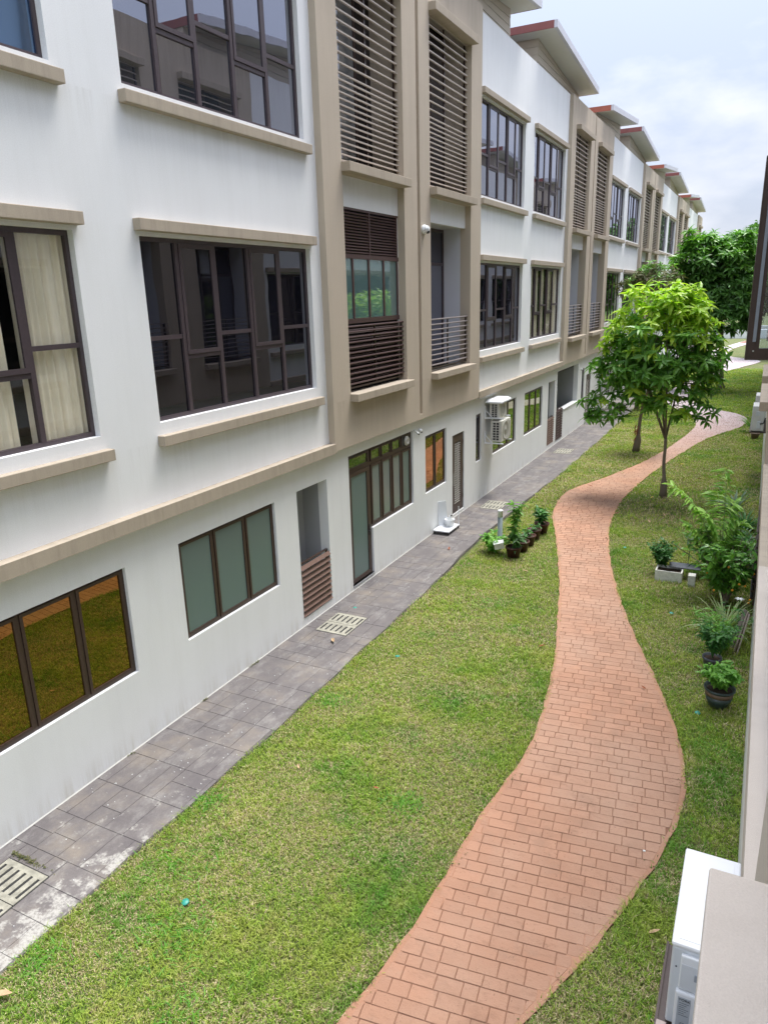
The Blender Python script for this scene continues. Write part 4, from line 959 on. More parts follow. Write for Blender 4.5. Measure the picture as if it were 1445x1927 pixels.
tree('dense_tree', (4.9, 48.0, 0), 'big dense tree with drooping leaves standing at the far end of the lawn', (4.7, 48, 3.0),
     [(3.2, 48, 7.2, 1.7, 1.7, 1.6), (4.9, 48, 7.4, 1.4, 1.6, 1.3), (5.8, 47.5, 5.2, 1.5, 1.6, 1.3), (3.6, 47.5, 5.0, 1.6, 1.5, 1.3), (4.8, 47.2, 4.0, 1.6, 1.4, 0.8), (2.2, 48, 5.6, 1.0, 1.2, 0.9)], 800, 0.44, [leaf_canopy, leaf_mature], 7.2, 8, 0.13, stump=False, parts=200, leafW=0.34)
tree('brownish_tree', (1.6, 38.0, 0), 'sparse tree with brownish green leaves before the houses, left of the dense tree', (1.7, 38, 4.2),
     [(2.0, 38, 6.2, 1.2, 1.2, 0.75), (1.0, 38, 5.9, 0.8, 0.8, 0.45)], 200, 0.26, [leaf_brown, leaf_mature], 6.7, 9, 0.06, parts=60, nbr=12, leafW=0.24)
tree('far_tree', (7.6, 70.0, 0), 'rounded pale green tree beyond the dense tree, by the right edge', (7.6, 70, 3.0),
     [(7.6, 70, 6.0, 2.8, 2.5, 2.4)], 330, 0.5, [leaf_mature, leaf_bright], 6.0, 12, 0.12, stump=False, parts=0, nbr=8)
# shaggy fibres round the young tree's stem
m = MB()
for i in range(60):
    a = random.uniform(0, 6.28); z = random.uniform(0.1, 1.1); p = Vector((3.10 + 0.07 * math.cos(a), 28.0 + 0.07 * math.sin(a), z)); d = Vector((math.cos(a) * 0.07, math.sin(a) * 0.07, -0.14)); s = Vector((-math.sin(a), math.cos(a), 0)) * 0.025
    m.add([p - s, p + s, p + d], [(0, 1, 2)])
yt = [o for o in bpy.data.objects if o.name == 'young_tree'][0]
m.build('fibre_bark', dry2, yt, org=(3.10, 28.0, 0))

# hill with woodland
hx = np.linspace(-160, 260, 85); hy = np.linspace(190, 420, 30); X, Y = np.meshgrid(hx, hy)
def hz(x, y): return np.clip((y - 190) / 90, 0, 1) ** 0.7 * (17 + 5 * np.sin(x * 0.021 + 0.6) + 3 * np.sin(x * 0.06) + 1.5 * np.sin(x * 0.17 + y * 0.05)) - 0.5
Z_ = hz(X, Y); V = np.stack([X, Y, Z_], -1).reshape(-1, 3); I = np.arange(len(V)).reshape(X.shape)
F = np.stack([I[:-1, :-1], I[:-1, 1:], I[1:, 1:], I[1:, :-1]], -1).reshape(-1, 4)
o = np_mesh('hill', V, F, leaf_dark, smooth=True); o['kind'] = 'structure'
rs = np.random.default_rng(5); nC = 620; cxs = rs.uniform(-60, 130, nC); cys = rs.uniform(192, 300, nC)
Vs = []; Fs = []; off = 0; LV, LF = leaf_shape(1.0, 0.7, 0.2, 0.3, 2)
for i in range(nC):
    r = rs.uniform(2.2, 4.5); k = 90; d = rs.normal(size=(k, 3)); d[:, 2] = np.abs(d[:, 2]); d /= np.linalg.norm(d, axis=1)[:, None]
    P_ = d * r * rs.uniform(0.75, 1.05, (k, 1)) + np.array([cxs[i], cys[i], float(hz(cxs[i], cys[i])) + 1.0])
    v, f = scatter_leaves(P_, rs.uniform(0, 6.28, k), rs.uniform(-0.7, 0.5, k), rs.normal(0, 0.5, k), rs.uniform(0.9, 1.8, k), LV, LF); Vs.append(v); Fs.append(f + off); off += len(v)
o = np_mesh('hill_woodland', np.concatenate(Vs), np.concatenate(Fs), leaf_far); tag(o, 'wooded hillside rising behind the far trees at the right edge', 'woodland', kind='stuff')

# ------------------------------------------------------------------ grass
def vnoise(x, y, s, seed):
    r = np.random.default_rng(seed); T = r.random((64, 64)); x = x * s; y = y * s; i = np.floor(x).astype(int); j = np.floor(y).astype(int); fx = x - i; fy = y - j
    fx = fx * fx * (3 - 2 * fx); fy = fy * fy * (3 - 2 * fy); g = lambda a, b: T[a % 64, b % 64]
    return (g(i, j) * (1 - fx) + g(i + 1, j) * fx) * (1 - fy) + (g(i, j + 1) * (1 - fx) + g(i + 1, j + 1) * fx) * fy
def grass(name, y0, y1, dens, ln, wd, mat, seed, thr=None, spill=0.03):
    r = np.random.default_rng(seed); n = int(dens * (y1 - y0) * 6.0); x = r.uniform(1.36, 7.30, n); y = r.uniform(y0, y1, n)
    aex = 1.43 + 0.015 * np.sin(y * 1.1) + 0.015 * np.sin(y * 3.7) - 0.22 * np.exp(-((y - 17.0) / 4.5) ** 2)
    edge = r.normal(0, spill, n); ok = (x > aex + edge) & ~((x > PL(y) + edge * 0.6 - 0.0) & (x < PR(y) + edge * 0.6))
    vn = 0.55 * vnoise(x, y, 1.5, 4) + 0.25 * vnoise(x, y, 6.1, 5) + 0.2 * vnoise(x, y, 15, 6)
    if thr is not None: ok &= (vn + r.normal(0, 0.1, n) > thr)
    else: ok &= (r.random(n) < 1.25 - vn * 0.9)
    # thin the turf under the big tree
    ok &= ~((np.hypot((x - 5.1) / 1.4, (y - 20.8) / 2.4) < 1) & (r.random(n) < 0.4))
    x, y, vn = x[ok], y[ok], vn[ok]; n = len(x); a = r.uniform(0, 6.28, n); lean = r.uniform(0.35, 1.1, n); l = r.uniform(0.6, 1.3, n) * ln * (1.25 - 0.6 * vn); w = r.uniform(0.7, 1.3, n) * wd
    tuft = vnoise(x, y, 1.4, 9) ** 3; l *= 1 + 0.8 * tuft; l *= 0.65 + 0.8 * vnoise(x, y, 19, 12)
    dx, dy = np.cos(a), np.sin(a); sx, sy = -dy * w / 2, dx * w / 2; z0 = np.full(n, 0.0)
    mx, my, mz = x + dx * l * 0.4 * np.sin(lean * 0.6), y + dy * l * 0.4 * np.sin(lean * 0.6), l * 0.55 * np.cos(lean * 0.5)
    tx, ty, tz = x + dx * l * np.sin(lean), y + dy * l * np.sin(lean), l * np.cos(lean)
    V = np.stack([np.stack([x - sx, y - sy, z0], -1), np.stack([x + sx, y + sy, z0], -1), np.stack([mx + sx * .8, my + sy * .8, mz], -1), np.stack([mx - sx * .8, my - sy * .8, mz], -1), np.stack([tx, ty, tz], -1)], 1)
    base = (np.arange(n) * 5)[:, None]; F3 = np.concatenate([base + np.array([0, 1, 2]), base + np.array([0, 2, 3]), base + np.array([3, 2, 4])]).reshape(-1, 3)
    o = np_mesh(name, V.reshape(-1, 3), F3, mat); o['kind'] = 'stuff'; o['label'] = 'short green and straw-coloured turf growing beside the brick path'; o['category'] = 'grass'
    return n
grass('grass', 2.4, 6.5, 5600, 0.052, 0.0075, grass_m, 21)
grass('grass', 6.5, 11, 4300, 0.052, 0.009, grass_m, 22)
grass('grass', 11, 19, 2200, 0.055, 0.012, grass_m, 23)
grass('grass', 19, 34, 900, 0.06, 0.02, grass_m, 24)
grass('grass', 34, 60, 300, 0.07, 0.035, grass_m, 25)
grass('dry_grass', 2.4, 8.5, 3500, 0.044, 0.0065, dryblade_m, 31, 0.48)
grass('dry_grass', 8.5, 20, 1800, 0.046, 0.0095, dryblade_m, 32, 0.46)

# ------------------------------------------------------------------ open window sash on the near right house (facade frame of house 12)
r12 = H12.root
def R12(x, yw, z): return (7.3 - x, 0, 0)
sash = empty('open_sash'); sash.parent = r12
# local frame of the house: lx = 7.3 - X, ly = (31.23 - yo) - Y
ly = lambda Y_: (31.23 - H12.yo) - Y_
sash.location = (0.0, ly(5.62), 5.33); sash.rotation_euler = (0, 0, math.radians(3))
W_, HT = 0.43, 1.26
m = MB(); q = 0.075
m.box(0.0, W_, -0.028, 0.028, 0, q); m.box(0.0, W_, -0.028, 0.028, HT - q, HT); m.box(0.0, q, -0.028, 0.028, q, HT - q); m.box(W_ - q, W_, -0.028, 0.028, q, HT - q)
m.box(0.004, W_ - 0.0, -0.034, -0.028, 0.0, 0.012); m.box(W_ - 0.004, W_ + 0.004, -0.036, 0.03, 0, HT)
m.build('sash_frame', brown_m, sash)
m = MB(); m.box(W_ - 0.052, W_ - 0.032, 0.0285, 0.036, 0.12, HT - 0.1); m.build('friction_stay', rail_stay, sash)
m = MB(); m.lathe([(0.006, 0), (0.006, 0.004), (0, 0.004)], 8, (W_ - 0.042, 0.036, 0.06), 0, Matrix.Rotation(-PI / 2, 4, 'X')); m.build('screw', silver, sash)
m = MB(); m.box(q, W_ - q, -0.004, 0.004, q, HT - q); m.build('pane', g_sash, sash)

# ------------------------------------------------------------------ air conditioners
def text_mesh(txt, size, mat, parent, loc, rot, name='lettering'):
    cu = bpy.data.curves.new(name, 'FONT'); cu.body = txt; cu.size = size; cu.extrude = 0.0004; cu.align_x = 'CENTER'
    t = bpy.data.objects.new('tmp', cu); C.objects.link(t); bpy.context.view_layer.update()
    me = bpy.data.meshes.new_from_object(t.evaluated_get(bpy.context.evaluated_depsgraph_get())); bpy.data.objects.remove(t)
    me.materials.clear(); me.materials.append(mat); o = bpy.data.objects.new(name, me); C.objects.link(o); o.parent = parent; o.location = loc; o.rotation_euler = rot; return o
def near_ac(name, x0, x1, y0, y1, z0, z1, label, panel=True):
    root = empty(name, (x0, y0, z0)); tag(root, label, 'air conditioner'); W, D, Hh = x1 - x0, y1 - y0, z1 - z0
    m = MB(); m.bbox(0.006, W - 0.004, 0.004, D - 0.004, 0.0, Hh - 0.03, 0.012); m.build('casing', acg, root)
    m = MB(); m.bbox(0, W, 0, D, Hh - 0.032, Hh, 0.012); m.bbox(0.035, W - 0.035, 0.035, D - 0.035, Hh - 0.005, Hh + 0.004, 0.003); m.build('lid', acw, root)
    m = MB(); M = Matrix.Translation((0.004, D * 0.58, Hh * 0.47)) @ Matrix.Rotation(-PI / 2, 4, 'Y')
    for r in (0.06, 0.10, 0.14, 0.18, 0.215): m.lathe([(r, 0), (r + 0.004, 0.006), (r + 0.008, 0)], 28, (0, 0, 0), 0, M)
    for a in range(12):
        t = a * PI / 6; p = M @ Vector((0.05 * math.cos(t), 0.05 * math.sin(t), 0.004)); e = M @ Vector((0.22 * math.cos(t), 0.22 * math.sin(t), 0.004)); m.tube([p, e], 0.003, 4)
    m.build('fan_grille', black_m, root)
    m = MB(); m.bbox(0.055, W - 0.01, -0.018, 0.006, Hh * 0.50, Hh - 0.055, 0.008); m.build('service_panel', white_p, root)
    m = MB(); m.box(0.062, W - 0.02, -0.0195, -0.0175, Hh * 0.52, Hh - 0.11); m.build('panel_recess', acg, root)
    m = MB(); m.bbox(0.13, 0.21, -0.024, -0.018, Hh - 0.20, Hh - 0.155, 0.002); m.build('pull_handle', recess_m, root)
    m = MB(); m.bbox(0.045, W * 0.5, -0.035, 0.006, 0.02, Hh * 0.49, 0.012); m.build('valve_cover', white_p, root)
    m = MB(); m.box(0.062, 0.128, -0.0366, -0.0352, Hh * 0.08, Hh * 0.44); lab = m.build('rating_label', label_m, root)
    text_mesh('YORK', 0.022, black_m, lab, (0.095, -0.038, Hh * 0.40), (PI / 2, 0, 0))
    for i in range(7):
        m = MB(); z = Hh * 0.37 - i * 0.014; m.box(0.070, 0.120 - (i % 3) * 0.01, -0.0374, -0.0368, z, z + 0.003); m.build('small_print', slate_m, lab)
    text_mesh('CE', 0.02, black_m, lab, (0.095, -0.038, Hh * 0.11), (PI / 2, 0, 0))
    m = MB(); m.lathe([(0.005, 0), (0.005, 0.003), (0, 0.003)], 8, (0.035, 0.003, Hh - 0.16), 0, Matrix.Rotation(PI / 2, 4, 'X')); m.build('screw', slate_m, root)
    return root
near_ac('air_conditioner', 6.872, 7.19, 3.47, 4.25, 1.83, 2.40, 'white outdoor unit with grey service panel, below the beige ledge at the lower right')
near_ac('air_conditioner', 6.80, 7.12, 2.10, 2.95, 1.80, 2.36, 'white outdoor unit showing only a corner of its lid at the bottom right edge')
sh_ = empty('wall_bracket', (6.84, 2.0, 1.77)); tag(sh_, 'dark brown steel bracket shelf holding the two near white outdoor units', 'bracket')
m = MB(); m.box(-0.01, 0.46, 0, 2.05, 0, 0.03); m.box(-0.014, 0.0, 0, 2.05, 0.03, 0.05); m.build('shelf', brown_m, sh_)
for yy in (0.95, 1.42, 2.35):
    if yy > 2.0: continue
    m = MB(); m.bbox(-0.005, 0.05, yy, yy + 0.05, 0.031, 0.058, 0.004); m.build('wood_block', pinkw, sh_)

def wall_ac(x0, x1, y0, y1, z0, z1, label, mat, parent_cat='air conditioner', grid=True):
    root = empty('air_conditioner', (x0, y0, z0)); tag(root, label, parent_cat, 'wall-hung outdoor units'); W, D, Hh = x1 - x0, y1 - y0, z1 - z0
    m = MB(); m.bbox(0, W, 0, D, 0, Hh, 0.015); m.build('casing', mat, root)
    if grid:
        g = MB(); nc, nr = 2, 7; 
        for i in range(nc):
            for j in range(nr): g.box(W * 0.22 + i * W * 0.30, W * 0.22 + i * W * 0.30 + W * 0.22, -0.004, 0.003, Hh * 0.08 + j * Hh * 0.123, Hh * 0.08 + j * Hh * 0.123 + Hh * 0.09)
        o = g.build('side_grille', black_m, root); o['kind'] = 'stuff'
    for f in (0,):
        m = MB(); M = Matrix.Translation((W, D * 0.42, Hh * 0.5)) @ Matrix.Rotation(PI / 2, 4, 'Y'); m.lathe([(0.0, 0.004), (0.05, 0.012), (0.06, 0.004), (Hh * 0.40, 0.004), (Hh * 0.42, 0.012), (Hh * 0.44, 0.002)], 22, (0, 0, 0), 0, M); m.build('fan_grille', ac_grille, root, True)
    m = MB(); m.bbox(W - 0.002, W + 0.012, D * 0.83, D * 0.97, Hh * 0.1, Hh * 0.9, 0.006); m.build('front_panel', mat, root)
    return root
wall_ac(0.17, 0.50, 19.98, 20.80, 1.68, 2.29, 'weathered lower outdoor unit hung before the narrow windows on the left row', ac_old)
wall_ac(0.13, 0.43, 19.98, 20.62, 2.36, 2.80, 'upper outdoor unit under a white plastic rain hood on the left row', ac_old)
hd = MB(); hd.add([(0.02, 19.9, 2.80), (0.50, 19.9, 2.80), (0.50, 20.85, 2.80), (0.02, 20.85, 2.80), (0.06, 19.98, 2.90), (0.42, 19.98, 2.90), (0.42, 20.77, 2.90), (0.06, 20.77, 2.90), (0.02, 19.9, 2.84), (0.50, 19.9, 2.84), (0.50, 20.85, 2.84), (0.02, 20.85, 2.84)],
       [(3, 2, 1, 0), (0, 1, 9, 8), (1, 2, 10, 9), (2, 3, 11, 10), (3, 0, 8, 11), (8, 9, 5, 4), (9, 10, 6, 5), (10, 11, 7, 6), (11, 8, 4, 7), (4, 5, 6, 7)])
tag(hd.build('rain_hood', white_p), 'white plastic rain hood over the upper outdoor unit on the left row', 'hood')
for (zz, lbl) in ((1.60, 'white steel angle bracket under the lower weathered outdoor unit'), (2.33, 'white steel angle bracket under the hooded upper outdoor unit')):
    r = empty('wall_bracket', (0, 19.94, zz)); tag(r, lbl, 'bracket')
    for k in (0.0, 0.78 if zz < 2 else 0.6):
        m = MB(); m.box(0.001, 0.03, k, k + 0.035, 0, 0.36); m.box(0.03, 0.56, k, k + 0.035, 0.02, 0.055); m.tube([(0.03, k + 0.017, 0.25), (0.22, k + 0.017, 0.06)], 0.012, 5); m.build('arm', white_p, r)
# further units along both rows
wall_ac(0.17, 0.50, 37.1, 37.95, 1.75, 2.40, 'far outdoor unit on the left row, partly behind the leafy tree', ac_old)
wall_ac(0.17, 0.50, 36.9, 37.6, 0.9, 1.45, 'far lower outdoor unit on the left row, behind the leafy tree', ac_old)
def right_ac(x0, x1, y0, y1, z0, z1, label):
    root = empty('air_conditioner', (x0, y0, z0)); tag(root, label, 'air conditioner', 'wall-hung outdoor units'); W, D, Hh = x1 - x0, y1 - y0, z1 - z0
    m = MB(); m.bbox(0, W, 0, D, 0, Hh, 0.02); m.build('casing', ac_old2, root)
    m = MB(); m.bbox(W * 0.28, W * 0.58, -0.02, 0.01, Hh * 0.62, Hh * 0.80, 0.006); m.build('terminal_cover', acg, root)
    m = MB(); m.bbox(W * 0.42, W * 0.72, -0.03, 0.01, Hh * 0.12, Hh * 0.40, 0.008); m.build('valve_cover', acg, root)
    m = MB(); m.tube([(W * 0.7, -0.02, Hh * 0.3), (W * 0.95, -0.08, Hh * 0.35), (W * 1.05, -0.02, Hh * 0.55)], 0.02, 6); m.build('hose', black_m, root, True)
    m = MB()
    for i in range(14): m.box(-0.006, 0.0, D * 0.12, D * 0.75, Hh * (0.1 + i * 0.058), Hh * (0.1 + i * 0.058) + 0.012)
    o = m.build('front_grille', recess_m, root); o['kind'] = 'stuff'
    return root
right_ac(6.86, 7.20, 24.0, 24.85, 1.68, 2.42, 'pale outdoor unit low on the right wall, nearer of two')
right_ac(6.90, 7.22, 25.4, 26.2, 1.80, 2.55, 'pale outdoor unit on the right wall, just behind the nearer one')
m = MB(); m.box(-0.02, 0.45, -0.05, 2.25, 0, 0.03); o = m.build('wall_bracket', brown_m); o.location = (6.85, 24.0, 1.64); tag(o, 'dark steel shelf under the two outdoor units on the right wall', 'bracket')
m = MB(); m.box(7.24, 7.30, 13.9, 16.2, 0.15, 1.9)
sc_ = empty('louvre_screen', (7.27, 15.0, 0)); tag(sc_, 'dark slatted screen against the right wall beyond the strap-leaved plants', 'screen')
for i in range(12):
    b = MB(); b.box(-0.05, 0.02, -1.0, 1.0, 0.3 + i * 0.14, 0.34 + i * 0.14); b.build('slat', brown_m, sc_)
b = MB(); b.box(0.0, 0.028, -1.05, 1.05, 0.2, 2.0); b.build('screen_frame', brown_m, sc_)

# ------------------------------------------------------------------ security cameras
def dome_cam(loc, r, label, out=Vector((1, 0, 0))):
    root = empty('security_camera', loc); tag(root, label, 'security camera', 'security cameras on the left row')
    M = out.to_track_quat('Z', 'Y').to_matrix().to_4x4()
    m = MB(); m.lathe([(r * 0.95, 0), (r, r * 0.1), (r, r * 0.55), (r * 0.9, r * 0.7)], 20, (0, 0, 0), 0, M); m.build('mount', lamp_m, root, True)
    m = MB(); prof = [(r * 0.86 * math.cos(t), r * 0.7 + r * 0.86 * math.sin(t)) for t in np.linspace(0, PI / 2, 7)]; m.lathe(prof, 20, (0, 0, 0), 0, M); m.build('ball', lamp_m, root, True)
    c = M @ Vector((0, 0, r * 0.75)); d = (Vector((0.75, -0.1, -0.9))).normalized(); q = d.to_track_quat('Z', 'Y').to_matrix().to_4x4(); q.translation = c + d * r * 0.72
    m = MB(); m.lathe([(r * 0.42, 0), (r * 0.38, r * 0.2), (0, r * 0.22)], 14, (0, 0, 0), 0, q); m.build('lens', black_m, root, True)
dome_cam((0.131, 15.42, 7.17), 0.10, 'large white security camera on the tan wall beside the first balcony')
dome_cam((0.001, 15.35, 2.78), 0.055, 'small white security camera right of the frosted windows, under the tan block')
root = empty('security_camera', (0.001, 14.99, 2.9)); 
root.location = (0.001, 15.08, 2.83); tag(root, 'tiny bullet security camera in the corner just above the frosted windows', 'security camera', 'security cameras on the left row')
m = MB(); m.lathe([(0.025, 0), (0.025, 0.02), (0, 0.02)], 10, (0, 0, 0), 0, Matrix.Rotation(PI / 2, 4, 'Y')); m.tube([(0.02, 0, 0), (0.06, 0, -0.03)], 0.009, 6); m.build('mount', lamp_m, root, True)
m = MB(); m.tube([(0.04, 0.02, -0.03), (0.13, -0.02, -0.07)], 0.026, 10); m.build('body', lamp_m, root, True)
m = MB(); m.tube([(0.13, -0.02, -0.07), (0.135, -0.022, -0.073)], 0.02, 10); m.build('lens', black_m, root, True)
dome_cam((0.001, 32.3, 2.55), 0.06, 'small white security camera beyond the far open alcove')

# ------------------------------------------------------------------ white cart with pail
ct = empty('plant_cart', (0.25, 16.4, 0)); tag(ct, 'white flat cart on black castors, against the wall before the louvred door', 'cart')
m = MB(); m.bbox(-0.22, 0.22, -0.36, 0.36, 0.11, 0.145, 0.01); m.build('deck', white_p, ct)
for sx in (-0.19, 0.19):
    for sy in (-0.33, 0.33):
        m = MB(); M = Matrix.Rotation(PI / 2, 4, 'Y'); m.lathe([(0.0, -0.014), (0.035, -0.014), (0.042, 0), (0.035, 0.014), (0.0, 0.014)], 12, (0, 0, 0), 0, M); o = m.build('castor', black_m, ct, True); o.location = (sx, sy, 0.08)
m = MB(); m.tube([(-0.20, 0.33, 0.145), (-0.19, 0.30, 0.60)], 0.010, 6); m.build('post', white_p, ct)
m = MB(); m.tube([(0.20, 0.34, 0.145), (0.20, 0.34, 0.62)], 0.010, 6); m.build('post', white_p, ct)
m = MB(); m.tube([(0.20, -0.33, 0.145), (0.20, -0.33, 0.40)], 0.005, 5); m.build('post', white_p, ct)
m = MB(); M = Matrix.Translation((-0.13, 0.12, 0.15)) @ Matrix.Rotation(-0.10, 4, 'Y') @ Matrix.Rotation(-0.9, 4, 'Z'); m.box(-0.012, 0.012, -0.12, 0.12, 0, 0.62, 0, M)
o = m.build('white_board', white_p); o.location = (0.25, 16.4, 0); tag(o, 'white board standing upright on the cart, leaning on the wall', 'board')
pl_ = empty('pail', (0.30, 16.5, 0.146)); tag(pl_, 'translucent white pail standing on the flat cart', 'pail')
m = MB(); m.lathe([(0.0, 0), (0.105, 0), (0.125, 0.17), (0.135, 0.175), (0.132, 0.185), (0.118, 0.18), (0.1, 0.01)], 20); m.build('body', white_p, pl_, True)
m = MB(); m.lathe([(0.0, 0), (0.075, 0), (0.08, 0.04), (0.03, 0.09), (0.025, 0.12), (0, 0.12)], 14, (0.0, 0.02, 0.15)); o = m.build('bottle', lamp_m, None, True); o.location = (0.30, 16.5, 0.146); tag(o, 'white bottle with dark cap lying in the pail on the cart', 'bottle')
m = MB(); m.tube([(0.02, 0.0, 0.27), (0.06, 0.03, 0.285)], 0.014, 8); m.build('cap', black_m, o, True)

# ------------------------------------------------------------------ bollard lamp and potted plants
bl = empty('bollard_lamp', (1.80, 15.99, 0)); tag(bl, 'grey bollard lamp with white top standing in the grass by the flower pots', 'lamp')
m = MB(); m.lathe([(0.075, 0), (0.075, 0.02), (0.06, 0.03), (0.06, 0.70), (0.0, 0.70)], 18); m.build('post', bollard_m, bl, True)
m = MB(); m.lathe([(0.058, 0.70), (0.058, 0.84), (0.062, 0.845), (0.062, 0.87), (0.0, 0.875)], 18); m.build('lamp_head', lamp_m, bl, True)
def pot(name, x, y, r, h, label, mat, cat='plant pot', rim=True, group=None):
    root = empty(name, (x, y, 0)); tag(root, label, cat, group)
    m = MB(); m.lathe([(0.0, 0.005), (r * 0.72, 0.005), (r * 0.95, h * 0.86), (r * 1.05, h * 0.88), (r * 1.05, h), (r * 0.92, h), (r * 0.88, h * 0.86), (0.0, h * 0.85)], 22); m.build('pot', mat, root, True)
    m = MB(); m.lathe([(0.0, h * 0.875), (r * 0.87, h * 0.865)], 18); m.build('soil', soil_m, root)
    return root
def plant(parent, org, n, spread, h, Lf, mat, seed, W=0.32, lean=(0, 0), stems=5, stemr=0.006, name='foliage', droop=0.3, upr=0.2):
    rs = np.random.default_rng(seed); LV, LF = leaf_shape(1.0, W, droop, 0.3)
    P = []; A = []; E_ = []; st = MB()
    for s in range(stems):
        a = rs.uniform(0, 6.28); tip = Vector((math.cos(a) * spread * rs.uniform(0.3, 1.0) + lean[0], math.sin(a) * spread * rs.uniform(0.3, 1.0) + lean[1], h * rs.uniform(0.65, 1.0)))
        o_ = Vector(org); mid = o_ + tip * 0.5 + Vector((-tip.x * 0.2, -tip.y * 0.2, h * 0.08)); st.tube([o_, mid, o_ + tip], [stemr, stemr * 0.8, stemr * 0.4], 5, cap=False)
        for k in range(n // stems):
            t = rs.uniform(0.25, 1.0); p = (o_ * (1 - t) ** 2 + mid * 2 * t * (1 - t) + (o_ + tip) * t * t) if t < 1 else o_ + tip; P.append([p.x, p.y, p.z]); A.append(k * 2.4 + rs.uniform(-0.4, 0.4)); E_.append(rs.normal(upr, 0.35))
    k = len(P); V, F = scatter_leaves(np.array(P), np.array(A), np.array(E_), rs.normal(0, 0.3, k), rs.uniform(0.6, 1.2, k) * Lf, LV, LF)
    st.build('stem', bark if stemr > 0.01 else mat, parent); o = np_mesh(name, V, F, mat, parent); o['kind'] = 'stuff'; return o
GP = 'maroon plastic pots in a line on the grass'
pls = [(2.37, 15.24, 0.18, 0.28, 'nearest maroon pot of the row, holding a tall tropical plant'), (2.42, 15.72, 0.175, 0.27, 'second maroon pot in the row, bare soil with a sprig'),
       (2.44, 16.2, 0.17, 0.27, 'third maroon pot, in the middle of the row on the grass'), (2.44, 16.68, 0.165, 0.27, 'fourth maroon pot of the row, with low leaves'), (2.48, 17.22, 0.18, 0.28, 'last maroon pot of the row, with a bushy green plant')]
for i, (x, y, r, h, l) in enumerate(pls):
    p = pot('flower_pot', x, y, r, h, l, terr, group=GP)
    if i == 0: plant(p, (0, 0, 0.2), 130, 0.16, 1.2, 0.2, leaf_mature, 41, 0.32, (-0.02, 0.15), 5, 0.009); plant(p, (0.03, 0, 0.2), 60, 0.2, 0.4, 0.24, leaf_dark, 42, 0.3, stems=8)
    elif i == 4: plant(p, (0, 0, 0.2), 170, 0.28, 0.5, 0.16, leaf_bush, 43, 0.45, (0.05, 0), 10)
    else: plant(p, (0, 0, 0.2), 50, 0.16, 0.22, 0.12, leaf_bush, 44 + i, 0.4, stems=4)
p = empty('bushy_plant', (1.88, 15.35, 0)); tag(p, 'bright leafy bush at the foot of the bollard lamp', 'plant')
plant(p, (0, 0, 0), 420, 0.40, 0.46, 0.13, leaf_bright, 50, 0.55, stems=20); 
wb = empty('plant_box', (2.06, 15.17, 0.22), 0.4); wb.rotation_euler = (0.15, -0.2, 0.4); tag(wb, 'small white plastic box tilted among leaves by the bollard lamp', 'box')
m = MB(); m.bbox(-0.11, 0.11, -0.07, 0.07, 0, 0.14, 0.01); m.build('box', foam_m, wb)
m = MB(); m.box(-0.12, 0.12, -0.08, 0.08, 0.141, 0.155); m.build('lid', white_p, wb)

# right-hand garden
gp = empty('glazed_pot', (6.92, 10.38, 0)); tag(gp, 'round dark glazed pot with brown band and feathery green plant, nearest on the right', 'plant pot')
m = MB(); m.lathe([(0.0, 0.004), (0.11, 0.004), (0.165, 0.12), (0.188, 0.21), (0.0, 0.21)], 26); m.build('bowl', glaze_m, gp, True)
m = MB(); m.lathe([(0.1865, 0.212), (0.196, 0.28)], 26); m.build('band', band_m, gp, True)
m = MB(); m.lathe([(0.198, 0.28), (0.212, 0.30), (0.212, 0.325), (0.195, 0.325), (0.18, 0.29), (0.17, 0.28)], 26); m.build('rim', glaze_m, gp, True)
m = MB(); m.lathe([(0, 0.285), (0.18, 0.28)], 20); m.build('soil', soil_m, gp)
plant(gp, (0, 0, 0.27), 1500, 0.30, 0.36, 0.085, leaf_bright, 60, 0.5, stems=60, stemr=0.003)
p = pot('plant_pot', 6.76, 11.45, 0.14, 0.26, 'dark round pot just behind the banded glazed pot', slate_m)
plant(p, (0, 0, 0.24), 320, 0.32, 0.6, 0.10, leaf_bush, 61, 0.45, stems=14); plant(p, (0.1, 0.1, 0.24), 220, 0.5, 0.8, 0.08, leaf_bush, 62, 0.3, stems=10, stemr=0.004)
lt = empty('fruit_bush', (6.82, 14.18, 0)); tag(lt, 'tall leafy bush bearing small orange fruit against the right wall', 'bush')
plant(lt, (0, 0, 0.05), 1200, 0.95, 1.35, 0.17, leaf_mature, 63, 0.42, (-0.15, 0.1), 40, 0.014, 'foliage'); plant(lt, (0, 0, 0.2), 420, 0.65, 0.85, 0.19, leaf_mature, 64, 0.40, (-0.1, -0.1), 20, 0.01)
m = MB(); m.tube([(0, 0, 0), (-0.02, 0.02, 0.4), (0.02, 0.0, 0.8)], [0.035, 0.028, 0.02], 8); m.build('trunk', bark, lt, True)
for i, (dx, dy, dz) in enumerate([(-0.35, -0.3, 0.75), (0.3, -0.4, 0.62), (0.42, -0.2, 0.80), (0.1, -0.5, 0.55), (0.38, -0.5, 0.35), (0.40, -0.45, 0.39), (0.0, -0.42, 0.95), (0.46, -0.1, 1.05), (0.2, -0.55, 0.7), (-0.2, -0.5, 0.5)]):
    m = MB(); m.lathe([(0, -0.022), (0.016, -0.015), (0.022, 0), (0.016, 0.015), (0, 0.022)], 10); o = m.build('fruit', orange_m, lt, True); o.location = (dx, dy, dz)
cu_ = empty('fern_shrub', (6.66, 14.75, 0)); tag(cu_, 'tall pale shrub with feathery fronds rising above the fruit bush', 'shrub')
rs = np.random.default_rng(77); LV, LF = leaf_shape(1.0, 0.22, 0.25, 0.3)
